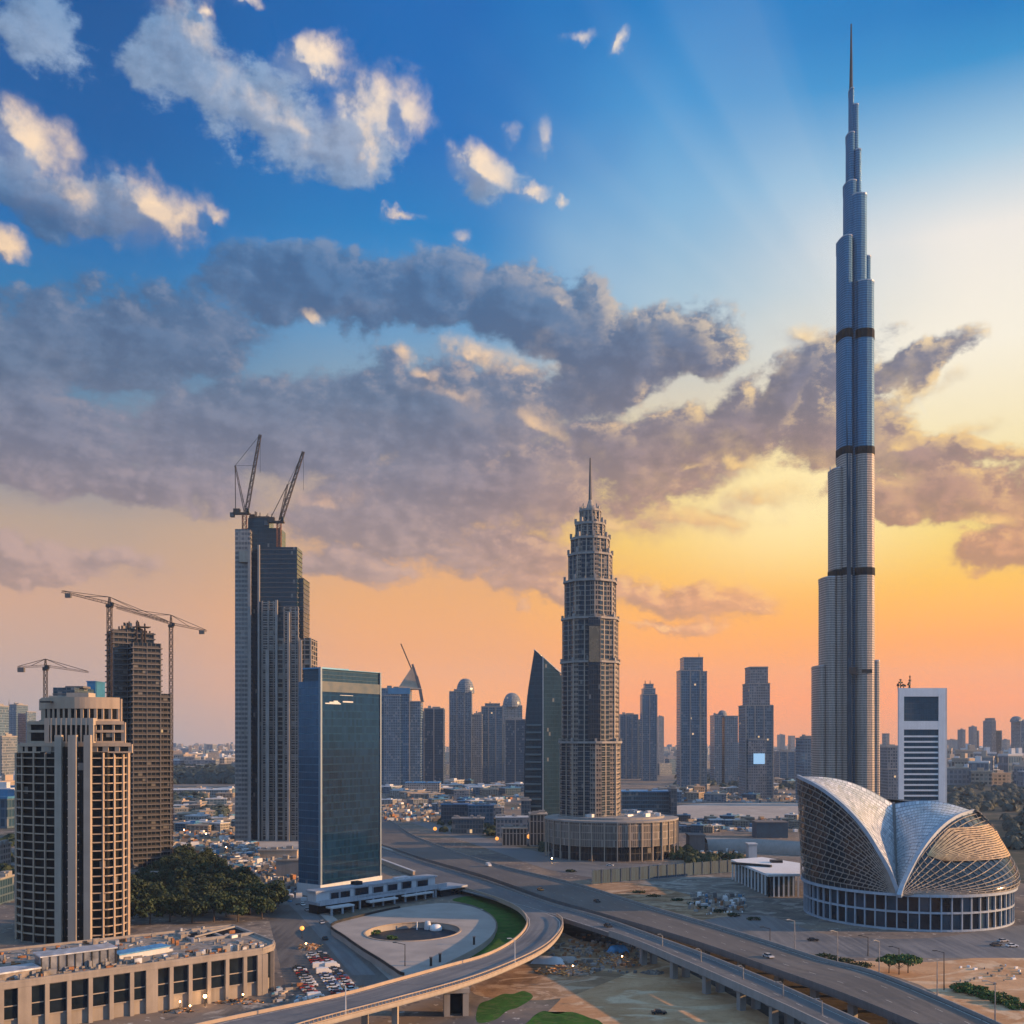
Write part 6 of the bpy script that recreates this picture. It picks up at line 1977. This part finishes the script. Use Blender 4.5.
for i, (px, py, w) in enumerate(((826, 959, 'left'), (842, 963, 'middle'), (858, 967, 'right'))):
    bush('dusty dark scrub along the far barrier of the highway, %s clump of three' % w, px, py, 4.5, 2.5, 1.8, 500, 60 + i, M['leaf_dark'], .3, 'scrub along the far barrier')
bush('clipped green shrub at the left end of the sunken pool', 373, 934, 3.2, 2.2, 1.8, 500, 71, M['leaf'], .3)
bush('low round green shrub at the near edge of the sunken pool', 391, 939, 2.4, 1.6, 1.4, 400, 72, M['leaf'], .25)
bush('dark shrub on the open ground by the sand track', 571, 868 + 4, 3, 2, 1.6, 300, 73, M['leaf_dark'])
for i in range(8):
    bush('small dark scrub on the earth strip behind the far barrier', lerp(640, 752, i / 7) + rnd.uniform(-5, 5), lerp(893, 920, i / 7), 3.2, 2.0, 1.4, 260, 80 + i, M['leaf_dark'], .3, 'scrub on the earth strip')
# distant woods as one mass of crowns
def woods(name, regs, n, r0, r1, mat, h):
    m = MB(); rnd = random.Random(9)
    for k in range(n):
        a, b, c, d = rnd.choice(regs)
        x, y = GP(rnd.uniform(a, b), rnd.uniform(c, d)); r = rnd.uniform(r0, r1); hh = h * rnd.uniform(.6, 1.2)
        for q in range(26):
            v = Vector((rnd.gauss(0, 1), rnd.gauss(0, 1), abs(rnd.gauss(0, 1)))).normalized()
            p = Vector((x + v.x * r, y + v.y * r, hh * .25 + v.z * hh * .75)); u = v.orthogonal().normalized(); w = v.cross(u); s = r * .42
            m.face([p - u * s - w * s, p + u * s - w * s * .8, p + u * s + w * s, p - u * s * .8 + w * s])
    tag(m.build(name, mat), kind='stuff')
woods('distant_woods', [(168, 236, 771, 784)], 420, 7, 13, M['leaf_hazed'], 17)
woods('mid_scrub', [(172, 205, 797, 806), (194, 222, 812, 818), (676, 812, 776, 786), (700, 815, 782, 790), (950, 1035, 784, 806), (900, 1035, 796, 815), (1005, 1060, 820, 850)], 460, 4, 8, M['leaf_hazed'], 8)
woods('roadside_scrub', [(440, 500, 822, 836), (540, 556, 838, 852), (672, 690, 852, 860), (690, 740, 858, 866), (0, 16, 838, 880)], 130, 2.5, 4.5, M['leaf_dark'], 5)

# ================================================================== vehicles
def make_car(mat, label, group=None, van=False):
    t = thing('van' if van else 'car', label, 'van' if van else 'car', (0, 0, 0), group)
    l, w, h = (2.6, .98, 2.1) if van else (2.2, .9, .82)
    m = MB()
    prof = [(-l, .35), (l, .35), (l, h * .75), (l - .3, h * .96), (-l + .2, h), (-l, h * .8)]
    if van: prof = [(-l, .35), (l, .35), (l, 1.0), (l - .5, 1.2), (l - 1.1, 2.0), (-l + .1, 2.05), (-l, 1.9)]
    for s in (-1, 1):
        f = [(x, s * w, z) for x, z in prof]
        m.face(f if s < 0 else f[::-1])
    for (x0, z0), (x1, z1) in zip(prof, prof[1:] + prof[:1]):
        m.face([(x0, -w, z0), (x0, w, z0), (x1, w, z1), (x1, -w, z1)])
    m.build('body', mat, t)
    m = MB()
    if van: m.rbox(l - .9, 0, 1.2, .5, 1.9, .62)
    else: m.prism(rect(-1.5, .95, -.82, .82), .80, 1.32, 0, None, top=rect(-1.05, .35, -.68, .68))
    m.build('windows', M['dark_glass'], t)
    if not van:
        m = MB(); m.face([(-1.05, -.68, 1.325), (.35, -.68, 1.325), (.35, .68, 1.325), (-1.05, .68, 1.325)]); m.rbox(-.35, 0, 1.26, 1.38, 1.34, .09); m.build('roof', mat, t)
    for sx in (-1.35, 1.35):
        for sy in (-1, 1):
            m = MB(); m.tube((sx, sy * (w - .1), .33), (sx, sy * (w + .06), .33), .33, .33, 10); m.build('wheel', M['tyre'], t)
    return t
CARS = {}
def car(kind, x, y, z, rz, label, group):
    van = kind.endswith('van')
    mk = kind.replace('_van', '')
    if kind not in CARS:
        CARS[kind] = make_car(M['car_' + mk], label, group, van)
        o = CARS[kind]; o.location = (x, y, z); o.rotation_euler = (0, 0, rz); return o
    return copy_tree(CARS[kind], (x, y, z), rz, label, group)
rnd = random.Random(3)
kinds = ['white', 'white', 'white', 'silver', 'silver', 'silver', 'black', 'white_van', 'blue', 'red']
words = {'white': 'white car', 'silver': 'silver car', 'black': 'black car', 'blue': 'dark blue car', 'red': 'dark red car', 'white_van': 'white van', 'orange': 'orange car'}
rows_ = [((321, 976), (357, 1002), 12, 'rightmost'), ((328, 963), (344, 978), 6, 'upper'), ((322, 984), (340, 1001), 9, 'middle'), ((300, 977), (322, 1003), 9, 'leftmost')]
rows_ = [((311, 955), (341, 999), 16, 'left of the two long rows'), ((320, 954), (353, 992), 16, 'right of the two long rows'), ((303, 985), (322, 1006), 8, 'short row nearest the slip road'), ((298, 968), (312, 988), 8, 'short row beside the long podium')]
for (a, b, n, w) in rows_:
    A_, B_ = Vector(GP(*a)), Vector(GP(*b)); d = B_ - A_
    n = min(n, max(2, int(d.length / 2.7)))
    for k in range(n):
        p = A_.lerp(B_, (k + .5) / n); kd = rnd.choice(kinds)
        car(kd, p.x, p.y, .05, atan2(d.y, d.x) + pi / 2 + rnd.uniform(-.06, .06), '%s parked in the car park, %s' % (words[kd], w), 'cars in the car park, ' + w)
# street traffic
for k in range(34):
    i = rnd.randrange(10, 46); A_, B_, _ = rows_street[i]; C_, E_, _ = rows_street[i + 1]
    f = rnd.choice([.18, .4, .62, .85]); p = A_.lerp(B_, f).lerp(C_.lerp(E_, f), rnd.random()); d = C_ - A_
    kd = rnd.choice(kinds)
    car(kd, p.x, p.y, .08, atan2(d.y, d.x) + (pi if f < .5 else 0), '%s in the traffic of the street beside the grove' % words[kd], 'traffic in the street beside the grove')
# highway traffic: few
hw_n = 0
for rw, w in ((rows_far, 'far'), (rows_near, 'near')):
    for i, f, kd in ((34, .5, 'black'), (22, .25, 'white_van'), (28, .75, 'orange'), (57, .6, 'silver')) if rw is rows_far else ((44, .5, 'black'),):
        A_, B_, _ = rw[i]; C_, E_, _ = rw[i + 1]; p = A_.lerp(B_, f); d = C_ - A_
        car(kd, p.x, p.y, p.z + .02, atan2(d.y, d.x), '%s driving on the %s carriageway of the highway' % (words[kd], w), None)
# round the hall and side road
for px, py, rz, kd, lab in ((996, 946, .2, 'black', 'black car parked right of the shell hall'), (1003, 942, .3, 'silver', 'silver car parked behind the black car right of the shell hall'), (1012, 947, .1, 'white', 'white car at the right edge on the hall forecourt'),
                            (813, 941, .0, 'black', 'black car on the pale road in front of the shell hall'), (592, 861, -.4, 'orange', 'orange car on the side road by the round podium'), (575, 858, -.4, 'black', 'black car on the side road by the round podium'), (610, 866, -.3, 'white', 'white car on the side road by the round podium'),
                            (659, 1014, .0, 'black', 'black car alone on the open sand')):
    x, y = GP(px, py); car(kd, x, y, .06, rz, lab, None)

# ================================================================== lamps, posts
def lamp(label, x, y, z, h, arm, rz, mat, lit=None, group=None, double=False):
    t = thing('street_lamp', label, 'street lamp', (x, y, z), group)
    m = MB(); m.tube((x, y, z), (x, y, z + h), .2, .11, 7); m.build('pole', mat, t)
    c, s = cos(rz), sin(rz)
    for q in ((1, -1) if double else (1,)):
        m = MB(); m.bar((x, y, z + h - .2), (x + c * arm * q, y + s * arm * q, z + h + .5), .16); m.build('arm', mat, t)
        m = MB(); m.rbox(x + c * (arm + .5) * q, y + s * (arm + .5) * q, z + h + .4, 1.4, .5, .22, rz); m.build('lamp_head', lit or mat, t)
    return t
for i, lab in ((8, None), (20, None), (32, None), (44, None)):
    pass
for j, i in enumerate((56, 62, 68, 74, 80)):
    A_, B_, _ = rows_far[i]; d = (B_ - A_).normalized()
    lamp('grey street lamp on the far edge of the highway', A_.x, A_.y, A_.z, 10.5, 2.2, atan2(d.y, d.x), M['steel'], None, 'lamps along the far edge of the highway')
for j, i in enumerate((52, 58, 64, 70, 76)):
    A_, B_, _ = rows_near[i]; d = (B_ - A_).normalized()
    lamp('short pale lamp post on the near carriageway', lerp(A_.x, B_.x, .45), lerp(A_.y, B_.y, .45), A_.z, 3.6, .8, atan2(d.y, d.x), M['steel'], None, 'short posts along the near carriageway', False)
for j, (i, lab) in enumerate(((17, 'pale lamp post at the left of the slip road'), (36, 'pale lamp post on the slip road above the portal pier'))):
    A_, B_, _ = rows_ramp[i]; d = (B_ - A_).normalized()
    lamp(lab, B_.x, B_.y, B_.z, 7.5, 1.2, atan2(-d.y, -d.x), M['pale_panel'])
x, y = GP(405, 966, ZP); lamp('thin leaning lamp on the pale plaza with its arm to the left', x, y, ZP, 7.5, 3.0, pi, M['black_metal'])
for px, py, h, lab in ((458, 950, 4, 'right of the two dark posts by the plaza wall'),):
    pass
for px, py, w in ((431, 973, 'left'), (440, 969, 'middle'), (474, 951, 'right')):
    x, y = GP(px, py, 0); t = thing('post', 'dark square post in the grass below the plaza wall, %s of three' % w, 'post', (x, y, 0), 'posts below the plaza wall')
    m = MB(); m.rbox(x, y, 0, .8, .8, 5.2); m.build('shaft', M['black_metal'], t)
    m = MB(); m.rbox(x, y, 5.21, 1.1, 1.1, .3); m.build('cap', M['concrete_dark'], t)
for px, py, h, lab in ((770, 962, 12, 'tall dark lamp beside the far barrier with a curved arm'), (944, 990, 12, 'tall dark pole on the sand left of the hedge'), (899, 968, 7, 'dark pole between the flat topped trees'), (868, 956, 7, 'dark pole on the verge left of the flat topped trees'), (736, 872, 12, 'pole at the right end of the mesh site fence')):
    x, y = GP(px, py); lamp(lab, x, y, 0, h, 2.4, pi, M['black_metal'])
# lit lamps
def globe(label, px, py, z0, r, h, mat, group=None):
    x, y = GP(px, py)
    t = thing('street_lamp', label, 'street lamp', (x, y, z0), group)
    m = MB(); m.tube((x, y, z0), (x, y, z0 + h), .14, .1, 6); m.build('pole', M['black_metal'], t)
    lathe_part('globe', x, y, [(0, z0 + h + r * 2)] + [(r * sin(pi * k / 8), z0 + h + r + r * cos(pi * k / 8)) for k in range(1, 8)] + [(0, z0 + h)], mat, t, 14)
globe('glowing orange globe lamp at the head of the car park', 302, 938, 0, .9, 3.0, M['lamp_orange'])
globe('glowing orange globe lamp beside the far end of the highway', 435, 833, 0, 1.6, 2.0, M['lamp_orange'])
globe('glowing orange globe lamp by the colonnaded building', 497, 843, 0, 1.4, 2.0, M['lamp_orange'])
globe('glowing orange globe lamp by the annex of the round podium', 529, 842, 0, 1.7, 2.5, M['lamp_orange'])
globe('bright warm floodlamp in front of the right part of the long podium', 205, 1006, 0, .5, 2.4, M['lamp_warm'])

for px, py, h, lab in ((180, 1009, 2.0, 'small warm lamp by the rusty pile in front of the long podium'), (190, 1012, 1.6, 'small warm lamp just left of the bright floodlamp'), (243, 1001, 1.8, 'small warm lamp by the rusty drums in front of the long podium'),
                       (206, 838, 3, 'warm lamp on the sand track beside the left street'), (226, 852, 3, 'warm lamp where the sand track meets the left street'), (184, 834, 3, 'warm lamp at the far end of the sand track'), (214, 860, 3, 'warm lamp at the top of the grove'),
                       (573, 976, 3.2, 'warm work lamp over the large timber heap under the slip road bend'), (622, 966, 3.2, 'warm work lamp over the small timber heap beside the blue tarpaulin'), (306, 951, 2.6, 'warm work lamp over the timber pile at the head of the parked cars'),
                       (552, 862, 2, 'warm lamp on the side road in front of the round podium')):
    globe(lab, px, py, 0, .22 if py > 900 else .42, h, M['lamp_warm'])

# ================================================================== heaps and site plant
def heap(name, label, px, py, rx, ry, h, n, mats, ln=(1.5, 4.0), seed=1, w=.3, base=None):
    rnd = random.Random(seed); x, y = GP(px, py)
    t = thing(name, label, 'heap', (x, y, 0))
    m = MB()
    for k in range(n):
        a = rnd.uniform(0, 2 * pi); r = rnd.random() ** .6
        z = h * (1 - r) * rnd.uniform(.3, 1) + .15
        L_ = rnd.uniform(*ln) / 2; b = rnd.uniform(0, pi); tilt = rnd.uniform(-.35, .35)
        cx, cy = x + rx * r * cos(a), y + ry * r * sin(a)
        m.bar((cx - L_ * cos(b), cy - L_ * sin(b), max(.1, z - L_ * tilt)), (cx + L_ * cos(b), cy + L_ * sin(b), max(.1, z + L_ * tilt)), w * rnd.uniform(.6, 1.5), w * .6, rnd.randrange(len(mats)))
    m.build('planks', mats, t)
    m = MB(); prof = [(0, h * .8)] + [(q, h * .8 * (1 - q)) for q in (.35, .7, 1.0)]
    for k in range(16):
        a0, a1 = 2 * pi * k / 16, 2 * pi * (k + 1) / 16
        for (r0, z0), (r1, z1) in zip(prof, prof[1:]):
            q = [(x + rx * r0 * cos(a0), y + ry * r0 * sin(a0), z0), (x + rx * r1 * cos(a0), y + ry * r1 * sin(a0), z1), (x + rx * r1 * cos(a1), y + ry * r1 * sin(a1), z1), (x + rx * r0 * cos(a1), y + ry * r0 * sin(a1), z0)]
            m.face(q)
    m.build('mound', M['rubble'], t)
TM = [M['timber'], M['timber'], M['rust'], M['stone']]
heap('timber_heap', 'large heap of orange timber on the dirt under the slip road bend', 566, 972, 10, 5.5, 2.6, 230, TM, seed=2)
heap('timber_heap', 'small heap of orange timber beside a blue tarpaulin under the viaduct', 617, 962, 6.5, 5, 2.8, 170, TM, seed=3)
heap('timber_heap', 'orange timber pile at the head of the parked cars', 309, 948, 4.5, 4, 1.8, 70, TM, seed=4)
heap('timber_heap', 'orange pile between the parked rows and the slip road', 352, 989, 3.0, 1.6, 1.0, 40, TM, seed=5)
heap('timber_heap', 'orange pile beside the short row of parked cars', 318, 1000, 3.5, 2, 1.2, 45, TM, seed=6)
heap('rubble_heap', 'grey rubble heap on the dirt by the sand lot', 653, 973, 4, 3, 1.2, 60, [M['rubble'], M['concrete_dark']], (.6, 1.6), 7)
heap('timber_heap', 'row of rusty drums and timber in front of the long podium', 240, 1003, 7, 2, 1.6, 80, [M['rust'], M['timber'], M['black_metal']], (.8, 2), 8)
heap('timber_heap', 'small rusty pile left of the bright floodlamp', 178, 1012, 4, 1.6, 1.3, 50, [M['rust'], M['timber'], M['black_metal']], (.8, 2), 9)
def tarp(label, px, py, L_, W_, h, rz, mat):
    x, y = GP(px, py)
    t = thing('covered_stack', label, 'tarpaulin', (x, y, 0))
    m = MB(); G = []
    for i in range(9):
        row = []
        for j in range(7):
            u = i / 8 - .5; v = j / 6 - .5
            z = h * (1 - (2 * abs(v)) ** 3) * (1 - (2 * abs(u)) ** 6) + .05 * sin(i * 2.1 + j * 3.3)
            row.append(Vector((x + (u * L_) * cos(rz) - v * W_ * sin(rz), y + u * L_ * sin(rz) + v * W_ * cos(rz), max(.03, z))))
        G.append(row)
    m.sheet(G); m.build('sheet', mat, t, smooth=True, weld=True)
    m = MB(); m.rbox(x, y, 0, L_ * .7, W_ * .6, h * .6, rz); m.build('stack', M['rubble'], t)
tarp('blue tarpaulin over a stack beside the timber under the viaduct', 618, 952, 8, 4.5, 2.6, .3, M['tarp_blue'])
tarp('pale tarpaulin over a long stack under the slip road bend', 548, 963, 12, 5, 2.4, -.2, M['pale_panel'])
tarp('grey tarpaulin over a stack behind the large timber heap', 566, 962, 9, 4, 2.0, .1, M['concrete_grey'])

# ------------------------------------------------------------------ air
HAZE = 0.6e-4
m = MB()
m.prism(rect(-FAR * .72 - 60, FAR * .72 + 60, -460, FAR + 60), -1.0, 705.0, 0, 0, bottom=True)
mh = D.materials.new('haze'); mh.use_nodes = True
mh.node_tree.nodes.clear()
n = NT(mh.node_tree)
o = n.node('ShaderNodeOutputMaterial'); v = n.node('ShaderNodeVolumePrincipled')
v.inputs['Color'].default_value = (.42, .56, .78, 1)
v.inputs['Density'].default_value = HAZE
v.inputs['Anisotropy'].default_value = .1
n.link(v.outputs[0], o.inputs['Volume'])
tag(m.build('haze', mh), kind='stuff')
